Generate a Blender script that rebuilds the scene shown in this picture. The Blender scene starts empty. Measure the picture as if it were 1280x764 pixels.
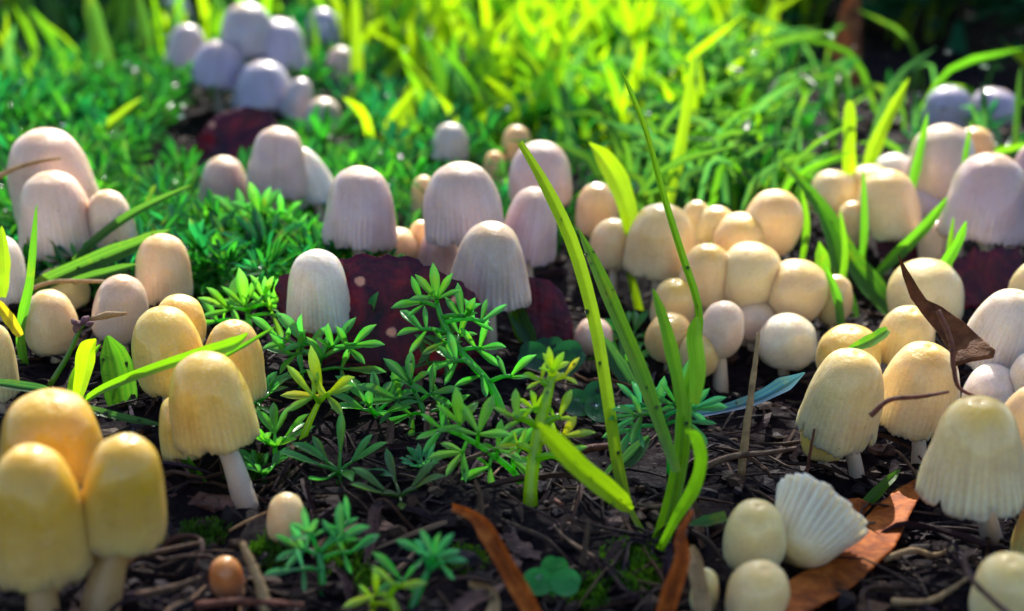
import bpy, math, random
import numpy as np
from mathutils import Vector, Matrix, Quaternion

# units: 1 Blender unit = 1 cm (a macro scene, a few tens of centimetres deep)
sc = bpy.context.scene
sc.unit_settings.system = 'METRIC'; sc.unit_settings.scale_length = 0.01
rnd = random.Random(11); nr = np.random.RandomState(5)

# ------------------------------------------------------------------ camera
FPX, CX, CY = 1700.0, 640.0, 382.0          # focal length and centre in pixels of the 1280 x 764 photograph
PITCH = math.radians(21.0); CAMH = 8.1
CAM = Vector((0, 0, CAMH))
FWD = Vector((0, math.cos(PITCH), -math.sin(PITCH))); RGT = Vector((1, 0, 0)); UPV = Vector((0, math.sin(PITCH), math.cos(PITCH)))
cam = bpy.data.cameras.new('camera'); camo = bpy.data.objects.new('camera', cam)
sc.collection.objects.link(camo); sc.camera = camo
camo.location = CAM; camo.rotation_euler = (math.pi/2 - PITCH, 0, 0)
cam.sensor_width = 36; cam.lens = 36*FPX/1280; cam.clip_start = 0.5; cam.clip_end = 20000
cam.dof.use_dof = True; cam.dof.focus_distance = 18.0
cam.dof.aperture_fstop = cam.lens*1e-3/0.25   # an entrance pupil of 2.5 mm

# ------------------------------------------------------------------ sky, sun, exposure
SUN_EL, SUN_AZ = math.radians(40), math.radians(4)    # the sun stands ahead of the camera: everything is back-lit
w = bpy.data.worlds.new('World'); sc.world = w; w.use_nodes = True
nt = w.node_tree; bg = nt.nodes['Background']; sky = nt.nodes.new('ShaderNodeTexSky')
sky.sky_type = 'NISHITA'; sky.sun_disc = False; sky.sun_elevation = SUN_EL; sky.sun_rotation = SUN_AZ
sky.air_density = 1.0; sky.dust_density = 1.0; sky.ozone_density = 1.0
nt.links.new(sky.outputs[0], bg.inputs[0]); bg.inputs[1].default_value = 0.12
sl = bpy.data.lights.new('sun', 'SUN'); sl.energy = 5.0; sl.angle = math.radians(0.5); sl.color = (1.0, 0.95, 0.85)
so = bpy.data.objects.new('sun', sl); sc.collection.objects.link(so)
sdir = Vector((math.sin(SUN_AZ)*math.cos(SUN_EL), math.cos(SUN_AZ)*math.cos(SUN_EL), math.sin(SUN_EL)))
so.rotation_euler = sdir.to_track_quat('Z', 'Y').to_euler(); so.location = sdir*200
sc.view_settings.view_transform = 'Standard'; sc.view_settings.look = 'None'
sc.view_settings.exposure = 1.0; sc.view_settings.gamma = 1.0
sc.render.engine = 'CYCLES'; sc.cycles.use_denoising = True
sc.cycles.max_bounces = 10; sc.cycles.diffuse_bounces = 4; sc.cycles.glossy_bounces = 3
sc.cycles.transmission_bounces = 6; sc.cycles.transparent_max_bounces = 8
sc.cycles.sample_clamp_indirect = 8; sc.cycles.caustics_reflective = False; sc.cycles.caustics_refractive = False

# ------------------------------------------------------------------ materials
def lin(c): return tuple(((x/255)/12.92 if x/255 <= .04045 else ((x/255+.055)/1.055)**2.4) for x in c)
class NT:
    def __init__(s, name):
        s.m = bpy.data.materials.new(name); s.m.use_nodes = True; s.t = s.m.node_tree
        s.p = s.t.nodes['Principled BSDF']; s.out = s.t.nodes['Material Output']
    def n(s, typ, **kw):
        nd = s.t.nodes.new('ShaderNode'+typ)
        for k, v in kw.items():
            if k.startswith('i_'):
                key = k[2:]; key = int(key) if key.isdigit() else key.replace('_', ' ')
                nd.inputs[key].default_value = v
            else: setattr(nd, k, v)
        return nd
    def l(s, a, b): s.t.links.new(a, b)
    def noise(s, scale, detail=3, rough=.55, coord=None, dist=0):
        nd = s.n('TexNoise', i_Scale=scale, i_Detail=detail, i_Roughness=rough, i_Distortion=dist)
        if coord is not None: s.l(coord, nd.inputs['Vector'])
        return nd.outputs['Fac']
    def ramp(s, fac, stops, interp='LINEAR'):
        nd = s.n('ValToRGB'); cr = nd.color_ramp; cr.interpolation = interp
        while len(cr.elements) < len(stops): cr.elements.new(.5)
        for e, (p, c) in zip(cr.elements, stops):
            e.position = p; e.color = (*c, 1) if len(c) == 3 else c
        s.l(fac, nd.inputs[0]); return nd.outputs[0]
    def mix(s, fac, a, b, mode='MIX'):
        nd = s.n('Mix', data_type='RGBA', blend_type=mode)
        for sock, v in ((nd.inputs[0], fac), (nd.inputs[6], a), (nd.inputs[7], b)):
            if isinstance(v, (int, float)): sock.default_value = v
            elif isinstance(v, tuple): sock.default_value = (*v, 1) if len(v) == 3 else v
            else: s.l(v, sock)
        return nd.outputs[2]
    def math(s, op, a, b=0.0, clamp=False):
        nd = s.n('Math', operation=op, use_clamp=clamp)
        for sock, v in ((nd.inputs[0], a), (nd.inputs[1], b)):
            if isinstance(v, (int, float)): sock.default_value = v
            else: s.l(v, sock)
        return nd.outputs[0]
    def bump(s, h, strength, dist, normal=None):
        nd = s.n('Bump', i_Strength=strength, i_Distance=dist); s.l(h, nd.inputs['Height'])
        if normal is not None: s.l(normal, nd.inputs['Normal'])
        s.l(nd.outputs[0], s.p.inputs['Normal']); return nd.outputs[0]
    def obco(s): return s.n('TexCoord').outputs['Object']
    def pos(s): return s.n('NewGeometry').outputs['Position']

M = {}
def mat_cap():
    s = NT('mushroom_cap'); oi = s.n('ObjectInfo'); body = oi.outputs['Color']; disc = oi.outputs['Alpha']
    t = s.n('Attribute', attribute_name='tt').outputs['Fac']; gv = s.n('Attribute', attribute_name='gv').outputs['Fac']
    co = s.pos()
    n1 = s.noise(3.2, 4, .6, co); n2 = s.noise(22, 3, .6, co)
    # ochre disc in the middle of the cap, body colour, paler and cooler margin
    tn = s.math('ADD', t, s.math('MULTIPLY', s.math('SUBTRACT', n1, .5), .22))
    disc_f = s.math('MULTIPLY', s.ramp(tn, [(.09, (1, 1, 1)), (.20, (.7, .7, .7)), (.30, (.35, .35, .35)), (.55, (0, 0, 0))]), disc)
    c = s.mix(disc_f, body, (.85, .56, .07))
    marg = s.math('MULTIPLY', s.ramp(tn, [(.5, (0, 0, 0)), (.95, (1, 1, 1))]), .6)
    c = s.mix(marg, c, s.mix(.3, body, (.80, .79, .86)))
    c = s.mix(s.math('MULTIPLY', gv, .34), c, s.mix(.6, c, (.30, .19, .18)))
    sk = s.n('Attribute', attribute_name='sk').outputs['Fac']
    c = s.mix(s.math('MULTIPLY', sk, .32), c, s.mix(1.0, c, (.74, .62, .55), 'MULTIPLY'))
    c = s.mix(s.math('MULTIPLY', s.ramp(n2, [(.35, (1, 1, 1)), (.6, (0, 0, 0))]), .18), c, (.55, .36, .18))
    bl = s.noise(2.1, 5, .7, co, .6)
    c = s.mix(s.math('MULTIPLY', s.ramp(bl, [(.52, (0, 0, 0)), (.72, (1, 1, 1))]), .34), c, s.mix(1.0, c, (.66, .50, .36), 'MULTIPLY'))
    v2 = s.n('TexVoronoi', i_Scale=26.0); s.l(co, v2.inputs['Vector'])
    fl = s.math('MULTIPLY', s.ramp(v2.outputs['Distance'], [(.16, (1, 1, 1)), (.26, (0, 0, 0))]), s.ramp(s.noise(6, 2, .5, co), [(.48, (0, 0, 0)), (.6, (.5,)*3)]))
    c = s.mix(fl, c, (.90, .84, .74))
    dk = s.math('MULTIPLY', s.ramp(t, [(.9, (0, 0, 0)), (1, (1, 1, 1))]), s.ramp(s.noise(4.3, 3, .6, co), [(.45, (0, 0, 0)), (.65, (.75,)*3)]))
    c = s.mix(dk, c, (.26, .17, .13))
    # a few specks of soil
    v = s.n('TexVoronoi', i_Scale=7.0); s.l(co, v.inputs['Vector'])
    sp = s.math('MULTIPLY', s.ramp(v.outputs['Distance'], [(.05, (1, 1, 1)), (.09, (0, 0, 0))]),
                s.ramp(s.noise(1.7, 2, .5, co), [(.6, (0, 0, 0)), (.66, (1, 1, 1))]))
    c = s.mix(sp, c, (.06, .03, .02))
    s.l(c, s.p.inputs['Base Color'])
    s.p.inputs['Subsurface Weight'].default_value = .8
    s.p.inputs['Subsurface Radius'].default_value = (1.0, .78, .36); s.p.inputs['Subsurface Scale'].default_value = .26; s.p.inputs['Subsurface Anisotropy'].default_value = .5
    s.l(s.ramp(s.noise(9, 3, .6, co), [(.3, (.30,)*3), (.7, (.5,)*3)]), s.p.inputs['Roughness'])
    s.p.inputs['Coat Weight'].default_value = .6; s.p.inputs['Coat Roughness'].default_value = .12
    b = s.bump(s.noise(45, 3, .6, co), .28, .02)
    b = s.bump(fl, .5, .01, b); s.bump(s.noise(5, 4, .6, co), .34, .09, b)
    return s.m
def mat_stem():
    s = NT('mushroom_stem'); co = s.obco()
    n = s.noise(6, 4, .6, co)
    wv = s.n('TexNoise', i_Scale=5.0, i_Detail=3.0); mp = s.n('Mapping'); mp.inputs['Scale'].default_value = (6, 6, .5)
    s.l(co, mp.inputs[0]); s.l(mp.outputs[0], wv.inputs['Vector'])
    oc = s.n('ObjectInfo').outputs['Color']; c = s.mix(n, oc, s.mix(1.0, oc, (.76, .70, .64), 'MULTIPLY'))
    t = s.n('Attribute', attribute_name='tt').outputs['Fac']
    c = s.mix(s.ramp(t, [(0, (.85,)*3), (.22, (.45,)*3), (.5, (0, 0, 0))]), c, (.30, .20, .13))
    s.l(c, s.p.inputs['Base Color'])
    s.p.inputs['Subsurface Weight'].default_value = .75; s.p.inputs['Subsurface Radius'].default_value = (1, .7, .45)
    s.p.inputs['Subsurface Scale'].default_value = .1; s.p.inputs['Roughness'].default_value = .38
    s.bump(wv.outputs['Fac'], .35, .03); return s.m
def mat_gill():
    s = NT('mushroom_gill'); c = s.mix(s.noise(8, 3, .5, s.obco()), (.50, .42, .38), (.66, .58, .50))
    s.l(c, s.p.inputs['Base Color']); s.p.inputs['Roughness'].default_value = .7
    s.p.inputs['Subsurface Weight'].default_value = .4; s.p.inputs['Subsurface Scale'].default_value = .06; return s.m
def mat_leaf(name, attr=None, trans=.5, rough=.32, spec=.5, streak=True, tgain=2.6):
    """thin living leaf: glossy skin over a translucent blade; the colour is the object's own"""
    s = NT(name); co = s.obco()
    base = s.n('Attribute', attribute_name=attr).outputs['Color'] if attr else s.n('ObjectInfo').outputs['Color']
    n = s.noise(3.0, 4, .6, s.pos())
    c = s.mix(s.math('MULTIPLY', n, .55), base, (.014, .050, .006), 'MIX')
    if streak:
        st = s.n('Attribute', attribute_name='vv').outputs['Fac']
        c = s.mix(s.math('MULTIPLY', st, .5), c, s.mix(.5, c, (.22, .40, .02)))
        c = s.mix(s.ramp(s.noise(1.6, 4, .7, s.pos()), [(.56, (0, 0, 0)), (.74, (.55,)*3)]), c, (.20, .24, .006))
        c = s.mix(s.math('MULTIPLY', s.n('Attribute', attribute_name='uu').outputs['Fac'], .5), c, s.mix(.6, c, (.12, .44, .22)))
    s.l(c, s.p.inputs['Base Color']); s.p.inputs['Roughness'].default_value = rough
    s.p.inputs['Specular IOR Level'].default_value = spec
    tr = s.n('BsdfTranslucent'); g = s.mix(1.0, c, (tgain*1.15, tgain*1.1, tgain*.55), 'MULTIPLY'); s.l(g, tr.inputs[0])
    mx = s.n('MixShader'); mx.inputs[0].default_value = trans
    s.l(s.p.outputs[0], mx.inputs[1]); s.l(tr.outputs[0], mx.inputs[2]); s.l(mx.outputs[0], s.out.inputs[0])
    b = s.bump(s.noise(30, 2, .5, co), .15, .02); s.l(b, tr.inputs['Normal'])
    return s.m
def mat_soil():
    s = NT('soil'); co = s.pos()
    n1 = s.noise(1.2, 5, .65, co); n2 = s.noise(9, 5, .7, co)
    c = s.ramp(n1, [(.25, (.003, .0022, .005)), (.5, (.008, .0048, .009)), (.75, (.020, .0105, .012))])
    c = s.mix(s.ramp(n2, [(.5, (0, 0, 0)), (.72, (.7,)*3)]), c, (.034, .020, .018))
    s.l(c, s.p.inputs['Base Color'])
    s.l(s.ramp(s.noise(4, 3, .6, co), [(.35, (.5,)*3), (.6, (.95,)*3)]), s.p.inputs['Roughness'])
    s.p.inputs['Specular IOR Level'].default_value = .08
    b = s.bump(n2, .9, .12); s.bump(s.noise(40, 3, .6, co), .6, .03, b); return s.m
def mat_dry(name, stops, rough=.55, scale=4.0, trans=0.0, attr=False):
    """dead plant stuff, bark, stones: colour wanders through the stops"""
    s = NT(name); co = s.obco(); n = s.noise(scale, 5, .65, co, .4)
    c = s.ramp(n, stops)
    if attr: c = s.mix(.55, c, s.n('Attribute', attribute_name='col').outputs['Color'])
    s.l(c, s.p.inputs['Base Color']); s.p.inputs['Roughness'].default_value = rough; s.p.inputs['Specular IOR Level'].default_value = .18
    b = s.bump(s.noise(scale*4, 4, .65, co), .6, .05); s.bump(s.noise(scale*14, 3, .6, co), .4, .02, b)
    if trans:
        tr = s.n('BsdfTranslucent'); s.l(s.mix(1.0, c, (2.2, 1.6, 1.2), 'MULTIPLY'), tr.inputs[0])
        mx = s.n('MixShader'); mx.inputs[0].default_value = trans
        s.l(s.p.outputs[0], mx.inputs[1]); s.l(tr.outputs[0], mx.inputs[2]); s.l(mx.outputs[0], s.out.inputs[0])
    return s.m
def mat_maroon():
    s = NT('maroon_leaf'); co = s.obco()
    n = s.noise(1.6, 6, .7, co, .8)
    c = s.ramp(n, [(.32, (.020, .003, .022)), (.48, (.10, .007, .034)), (.64, (.24, .014, .036))])
    v = s.n('TexVoronoi', i_Scale=1.7, i_Randomness=1.0); s.l(co, v.inputs['Vector'])
    d = s.math('ADD', v.outputs['Distance'], s.math('MULTIPLY', s.math('SUBTRACT', s.noise(7, 3, .6, co), .5), .25))
    gate = s.ramp(s.noise(.9, 2, .5, co), [(.36, (0, 0, 0)), (.42, (1, 1, 1))])
    c = s.mix(s.math('MULTIPLY', s.ramp(d, [(.09, (1, 1, 1)), (.15, (0, 0, 0))]), gate), c, (.55, .42, .33))
    s.l(c, s.p.inputs['Base Color']); s.p.inputs['Roughness'].default_value = .38
    b = s.bump(s.noise(6, 4, .6, co), .6, .08); s.bump(s.noise(28, 3, .6, co), .4, .03, b)
    tr = s.n('BsdfTranslucent'); s.l(s.mix(1.0, c, (1.6, 1.15, 1.1), 'MULTIPLY'), tr.inputs[0])
    mx = s.n('MixShader'); mx.inputs[0].default_value = .4
    s.l(s.p.outputs[0], mx.inputs[1]); s.l(tr.outputs[0], mx.inputs[2]); s.l(mx.outputs[0], s.out.inputs[0]); return s.m
def mat_water():
    s = NT('water'); s.p.inputs['Base Color'].default_value = (.9, .97, 1, 1); s.p.inputs['Transmission Weight'].default_value = 1
    s.p.inputs['IOR'].default_value = 1.33; s.p.inputs['Roughness'].default_value = .07; return s.m
M['cap'] = mat_cap(); M['stem'] = mat_stem(); M['gill'] = mat_gill(); M['soil'] = mat_soil(); M['maroon'] = mat_maroon(); M['water'] = mat_water()
M['blade'] = mat_leaf('grass_blade', None, .6, .30, tgain=3.3); M['leaf'] = mat_leaf('leaflet', None, .40, .25, .75, tgain=3.0)
M['field'] = mat_leaf('field_grass', 'col', .6, .36, .3, tgain=2.6); M['cover'] = mat_leaf('ground_cover', 'col', .42, .2, .8, tgain=2.4)
M['shade_leaf'] = mat_leaf('shrub_leaf', 'col', .2, .42, .4, tgain=2.0)
M['moss'] = mat_leaf('moss', 'col', .35, .4, .4, tgain=2.2)
M['clover'] = mat_leaf('clover_leaf', None, .4, .26, .6, False, 2.2)
M['brown'] = mat_dry('brown_leaf', [(.3, (.05, .018, .008)), (.5, (.16, .055, .018)), (.7, (.30, .12, .04))], .5, 3, .22)
M['orange'] = mat_dry('orange_leaf', [(.3, (.10, .022, .005)), (.48, (.36, .085, .010)), (.66, (.58, .19, .03))], .5, 3.6, .25)
M['twig'] = mat_dry('twig', [(.3, (.05, .028, .018)), (.55, (.14, .080, .05)), (.75, (.26, .17, .11))], .5, 5)
M['straw'] = mat_dry('straw', [(.3, (.25, .15, .07)), (.6, (.48, .33, .16)), (.8, (.6, .45, .25))], .5, 5, .15)
M['redtwig'] = mat_dry('red_twig', [(.3, (.06, .018, .012)), (.55, (.16, .05, .03)), (.75, (.28, .11, .06))], .4, 5)
M['bark'] = mat_dry('bark_chip', [(.3, (.05, .026, .022)), (.55, (.16, .085, .068)), (.75, (.27, .16, .13))], .5, 3.5)
M['litter'] = mat_dry('litter', [(.3, (.004, .002, .005)), (.55, (.014, .007, .010)), (.78, (.045, .022, .020))], .6, 3, attr=True)
M['bud'] = mat_dry('bud', [(.3, (.08, .03, .05)), (.55, (.22, .10, .12)), (.75, (.30, .24, .08))], .5, 8)
# ------------------------------------------------------------------ geometry helpers
_W = [(.9, .21, .13, 1.2), (.5, -.33, .24, 2.1), (.28, .55, .47, .4), (.16, -.9, .8, 3.3), (.10, 1.7, -1.3, 5.0), (.06, 2.9, 2.3, 1.1)]
def G(x, y):
    """height of the ground"""
    z = 0
    for a, kx, ky, ph in _W: z = z + .30*a*np.sin(kx*x + ky*y + ph)
    return z - .05
def ray(px, py): return FWD + RGT*((px-CX)/FPX) - UPV*((py-CY)/FPX)
def at(px, py, d): return CAM + ray(px, py)*d
def gnd(px, py, lift=0.0):
    """where the line of sight through a pixel of the photograph meets the ground"""
    r = ray(px, py); lo, hi = 5.0, 12.0
    while (CAM + r*hi).z > G((CAM+r*hi).x, (CAM+r*hi).y) + lift and hi < 400: hi += 1.0
    for _ in range(30):
        m = (lo+hi)/2; p = CAM + r*m
        if p.z > G(p.x, p.y) + lift: lo = m
        else: hi = m
    return CAM + r*lo
def depth(p): return (p - CAM).dot(FWD)
def gz(p, dz=0.0): return Vector((p.x, p.y, float(G(p.x, p.y)) + dz))

col = sc.collection
def mk(name, verts, faces, mat, parent=None, smooth=True, attrs=None, color=None):
    """one mesh object; verts are in world space, or relative to the parent's base when there is a parent"""
    me = bpy.data.meshes.new(name); v = np.asarray(verts, dtype=np.float32)
    org = np.array(parent['_o'][:]) if parent is not None else v.mean(axis=0)
    if parent is None: org[2] = v[:, 2].min()
    me.from_pydata((v-org).tolist(), [], faces); me.update()
    if smooth: me.polygons.foreach_set('use_smooth', np.ones(len(me.polygons), dtype=bool))
    for k, a in (attrs or {}).items():
        a = np.asarray(a, dtype=np.float32)
        if a.ndim == 1: at_ = me.attributes.new(k, 'FLOAT', 'POINT'); at_.data.foreach_set('value', a)
        else: at_ = me.attributes.new(k, 'FLOAT_COLOR', 'POINT'); at_.data.foreach_set('color', np.c_[a, np.ones(len(a))].astype(np.float32).ravel())
    me.materials.append(M[mat]); o = bpy.data.objects.new(name, me); col.objects.link(o)
    if parent is not None: o.parent = root_of(parent)
    else: o.location = org.tolist()
    if color is not None: o.color = (*color, 1) if len(color) == 3 else color
    return o
class Base(dict):
    pass
def root_of(p): return p['obj']
def thing(name, label, cat, loc, group=None):
    o = bpy.data.objects.new(name, None); col.objects.link(o); o.location = loc; o.empty_display_size = .2
    tag(o, label, cat, group); return Base(obj=o, _o=Vector(loc))
def under(parent, o):
    """treat a part as the parent of sub-parts (its origin coincides with its thing's base)"""
    return Base(obj=o, _o=parent['_o'])
_labels = {}
def tag(o, label, cat, group=None, kind=None):
    if label: o['label'] = label
    if cat: o['category'] = cat
    if group: o['group'] = group
    if kind: o['kind'] = kind
    return o
def place(me, name, mat4, parent, color=None):
    """a copy of a shared mesh, as a part or sub-part"""
    o = bpy.data.objects.new(name, me); col.objects.link(o); o.parent = root_of(parent)
    o.matrix_local = Matrix.Translation(-Vector(parent['_o'])) @ mat4
    if color is not None: o.color = (*color, 1)
    return o

def spline(pts, n):
    """Catmull-Rom through pts (any dimension), n samples"""
    p = np.array([list(q) for q in pts], dtype=float)
    p = np.vstack([2*p[0]-p[1], p, 2*p[-1]-p[-2]]); m = len(p)-3
    out = []
    for u in np.linspace(0, m-1e-6, n):
        i = int(u); t = u-i; a, b, c, d = p[i:i+4]
        out.append(.5*((2*b)+(-a+c)*t+(2*a-5*b+4*c-d)*t*t+(-a+3*b-3*c+d)*t**3))
    return np.array(out)
def frames(pts):
    t = np.gradient(pts, axis=0); t /= np.linalg.norm(t, axis=1)[:, None]+1e-9; return t
def tube(pts, radii, seg=8, n=12, caps=True, jit=0.0, flat=1.0, seed=0):
    p = spline(pts, n); r = np.interp(np.linspace(0, 1, n), np.linspace(0, 1, len(radii)), radii); t = frames(p)
    ref = np.array([.3, .9, .2]); V = []; F = []; rs = np.random.RandomState(seed)
    for i in range(n):
        a = np.cross(t[i], ref); a /= np.linalg.norm(a)+1e-9; b = np.cross(t[i], a)
        for k in range(seg):
            th = 2*math.pi*k/seg; rr = r[i]*(1+jit*(rs.rand()-.5))
            V.append(p[i]+rr*(math.cos(th)*a+flat*math.sin(th)*b))
    for i in range(n-1):
        for k in range(seg):
            k2 = (k+1) % seg; F.append((i*seg+k, i*seg+k2, (i+1)*seg+k2, (i+1)*seg+k))
    if caps: F.append(tuple(range(seg-1, -1, -1))); F.append(tuple((n-1)*seg+k for k in range(seg)))
    return np.array(V), F, np.repeat(np.linspace(0, 1, n), seg)
def ribbon(pts, wid, n=22, fold=.28, face=None, wprof=None, twist=0.0, across=5, seed=0):
    """a grass blade: a ribbon with a folded midrib; wid is the full width; face = the way its upper side looks"""
    p = spline(pts, n); t = frames(p); u = np.linspace(0, 1, n)
    prof = wprof or [(0, .55), (.15, .85), (.5, 1), (.8, .75), (.95, .32), (1, .02)]
    wv = wid*np.interp(u, [a for a, _ in prof], [b for _, b in prof])
    rs = np.random.RandomState(seed); wob = 1+.05*np.sin(u*17+rs.rand()*6)
    V = []; F = []; vv = []; f0 = np.array(face if face is not None else (0, -.8, .6), dtype=float)
    for i in range(n):
        f = f0-t[i]*f0.dot(t[i]); f /= np.linalg.norm(f)+1e-9; s = np.cross(t[i], f)
        ang = twist*u[i]; s2 = s*math.cos(ang)+f*math.sin(ang); f2 = -s*math.sin(ang)+f*math.cos(ang)
        for k in range(across):
            q = (k/(across-1)-.5)*2
            V.append(p[i]+s2*q*wv[i]/2*wob[i]+f2*fold*wv[i]*(abs(q)-.5)); vv.append(.9 if k % 2 else (.15 if abs(q) > .05 else .5))
    for i in range(n-1):
        for k in range(across-1): F.append((i*across+k, i*across+k+1, (i+1)*across+k+1, (i+1)*across+k))
    return np.array(V), F, np.array(vv)

# leaflets: small lance-shaped, keeled leaf tips; a few shared meshes
def leaflet_mesh(k, wid, bend, notch=0):
    rs = np.random.RandomState(k); n = 7; V = []; F = []; vv = []
    prof = np.interp(np.linspace(0, 1, n), [0, .2, .45, .7, .9, 1], [.34, .55, .92, 1, .55, .04])
    for i in range(n):
        u = i/(n-1); w_ = wid*prof[i]
        for q in (-1, -.55, 0, .55, 1):
            V.append((u, q*w_/2, bend*u*u*(1.0)+w_*.34*abs(q)**1.5+.01*rs.randn()*.3)); vv.append(1-abs(q))
    for i in range(n-1):
        for c in range(4): F.append((i*5+c, i*5+c+1, (i+1)*5+c+1, (i+1)*5+c))
    me = bpy.data.meshes.new('leaflet'); me.from_pydata(V, [], F); me.update()
    me.polygons.foreach_set('use_smooth', np.ones(len(F), dtype=bool))
    a = me.attributes.new('vv', 'FLOAT', 'POINT'); a.data.foreach_set('value', np.array(vv, dtype=np.float32))
    a = me.attributes.new('uu', 'FLOAT', 'POINT'); a.data.foreach_set('value', np.repeat(np.clip((np.arange(n)/(n-1)-.5)*2, 0, 1), 5).astype(np.float32))
    me.materials.append(M['leaf']); return me
LEAF = [leaflet_mesh(1, .25, .10), leaflet_mesh(2, .29, -.16), leaflet_mesh(3, .23, .20), leaflet_mesh(4, .27, -.05), leaflet_mesh(5, .31, .02)]
def orient(x, zhint, size, pos):
    x = Vector(x).normalized(); z = Vector(zhint); z = z-x*z.dot(x)
    if z.length < 1e-4: z = x.orthogonal()
    z.normalize(); y = z.cross(x)
    return Matrix.Translation(Vector(pos)) @ Matrix(((x.x*size, y.x*size, z.x*size, 0), (x.y*size, y.y*size, z.y*size, 0), (x.z*size, y.z*size, z.z*size, 0), (0, 0, 0, 1)))
# ------------------------------------------------------------------ the ground: one sheet, fine near the camera and reaching the horizon
_tab = {}
def vnoise(x, y, s, seed):
    if seed not in _tab: _tab[seed] = np.random.RandomState(seed).rand(256, 256)
    tab = _tab[seed]
    X = x*s; Y = y*s; i = np.floor(X).astype(int); j = np.floor(Y).astype(int); fx = X-i; fy = Y-j
    fx = fx*fx*(3-2*fx); fy = fy*fy*(3-2*fy); g = lambda a, b: tab[a % 256, b % 256]
    return (g(i, j)*(1-fx)+g(i+1, j)*fx)*(1-fy)+(g(i, j+1)*(1-fx)+g(i+1, j+1)*fx)*fy
def crumb(x, y):
    z = .22*(vnoise(x, y, 1.7, 1)-.5)+.14*(vnoise(x, y, 4.1, 2)-.5)+.09*np.abs(vnoise(x, y, 8.3, 3)-.5)
    return z
xs = np.concatenate([-np.geomspace(6000, 22, 30), np.linspace(-20, 20, 330), np.geomspace(22, 6000, 30)])
ys = np.concatenate([-np.geomspace(3000, 3, 16), np.linspace(3.5, 40, 330), np.geomspace(41, 9000, 50)])
XX, YY = np.meshgrid(xs, ys); far = np.clip((np.hypot(XX, YY)-60)/200, 0, 1)
ZZ = G(XX, YY)*(1-far)+crumb(XX, YY)*np.clip(1-np.hypot(XX, YY-18)/45, 0, 1)
nx, ny = len(xs), len(ys)
Vg = np.c_[XX.ravel(), YY.ravel(), ZZ.ravel()]
Fg = [(j*nx+i, j*nx+i+1, (j+1)*nx+i+1, (j+1)*nx+i) for j in range(ny-1) for i in range(nx-1)]
tag(mk('ground', Vg, Fg, 'soil'), 'dark damp crumbly soil under the mushrooms', None, kind='structure')
# ------------------------------------------------------------------ mushrooms
PROF = {  # (radius, height) from the middle of the cap to its margin; full width 1, height 1
 'egg': [(0, 1), (.10, .992), (.20, .963), (.37, .84), (.465, .63), (.5, .42), (.475, .21), (.40, .06), (.33, 0)],
 'dome': [(0, .985), (.09, .995), (.19, .97), (.34, .87), (.44, .69), (.49, .45), (.5, .24), (.475, .09), (.42, 0)],
 'thimble': [(0, .984), (.085, .995), (.17, .972), (.31, .88), (.405, .70), (.46, .47), (.488, .24), (.5, .09), (.497, 0)],
 'bell': [(0, .985), (.075, .994), (.15, .972), (.265, .88), (.35, .71), (.41, .48), (.455, .26), (.488, .09), (.5, 0)],
 'skirt': [(0, 1), (.07, .992), (.13, .972), (.235, .88), (.31, .70), (.365, .47), (.42, .25), (.475, .08), (.5, 0)]}
COL = {'lil': (.61, .45, .46), 'grey': (.52, .46, .50), 'blu': (.42, .38, .54), 'pin': (.80, .60, .49), 'crm': (.88, .70, .36), 'yel': (.87, .61, .13),
       'och': (.76, .45, .022), 'tan': (.78, .48, .21), 'ora': (.52, .15, .03), 'wht': (.85, .79, .72), 'pch': (.88, .64, .34)}
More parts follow.
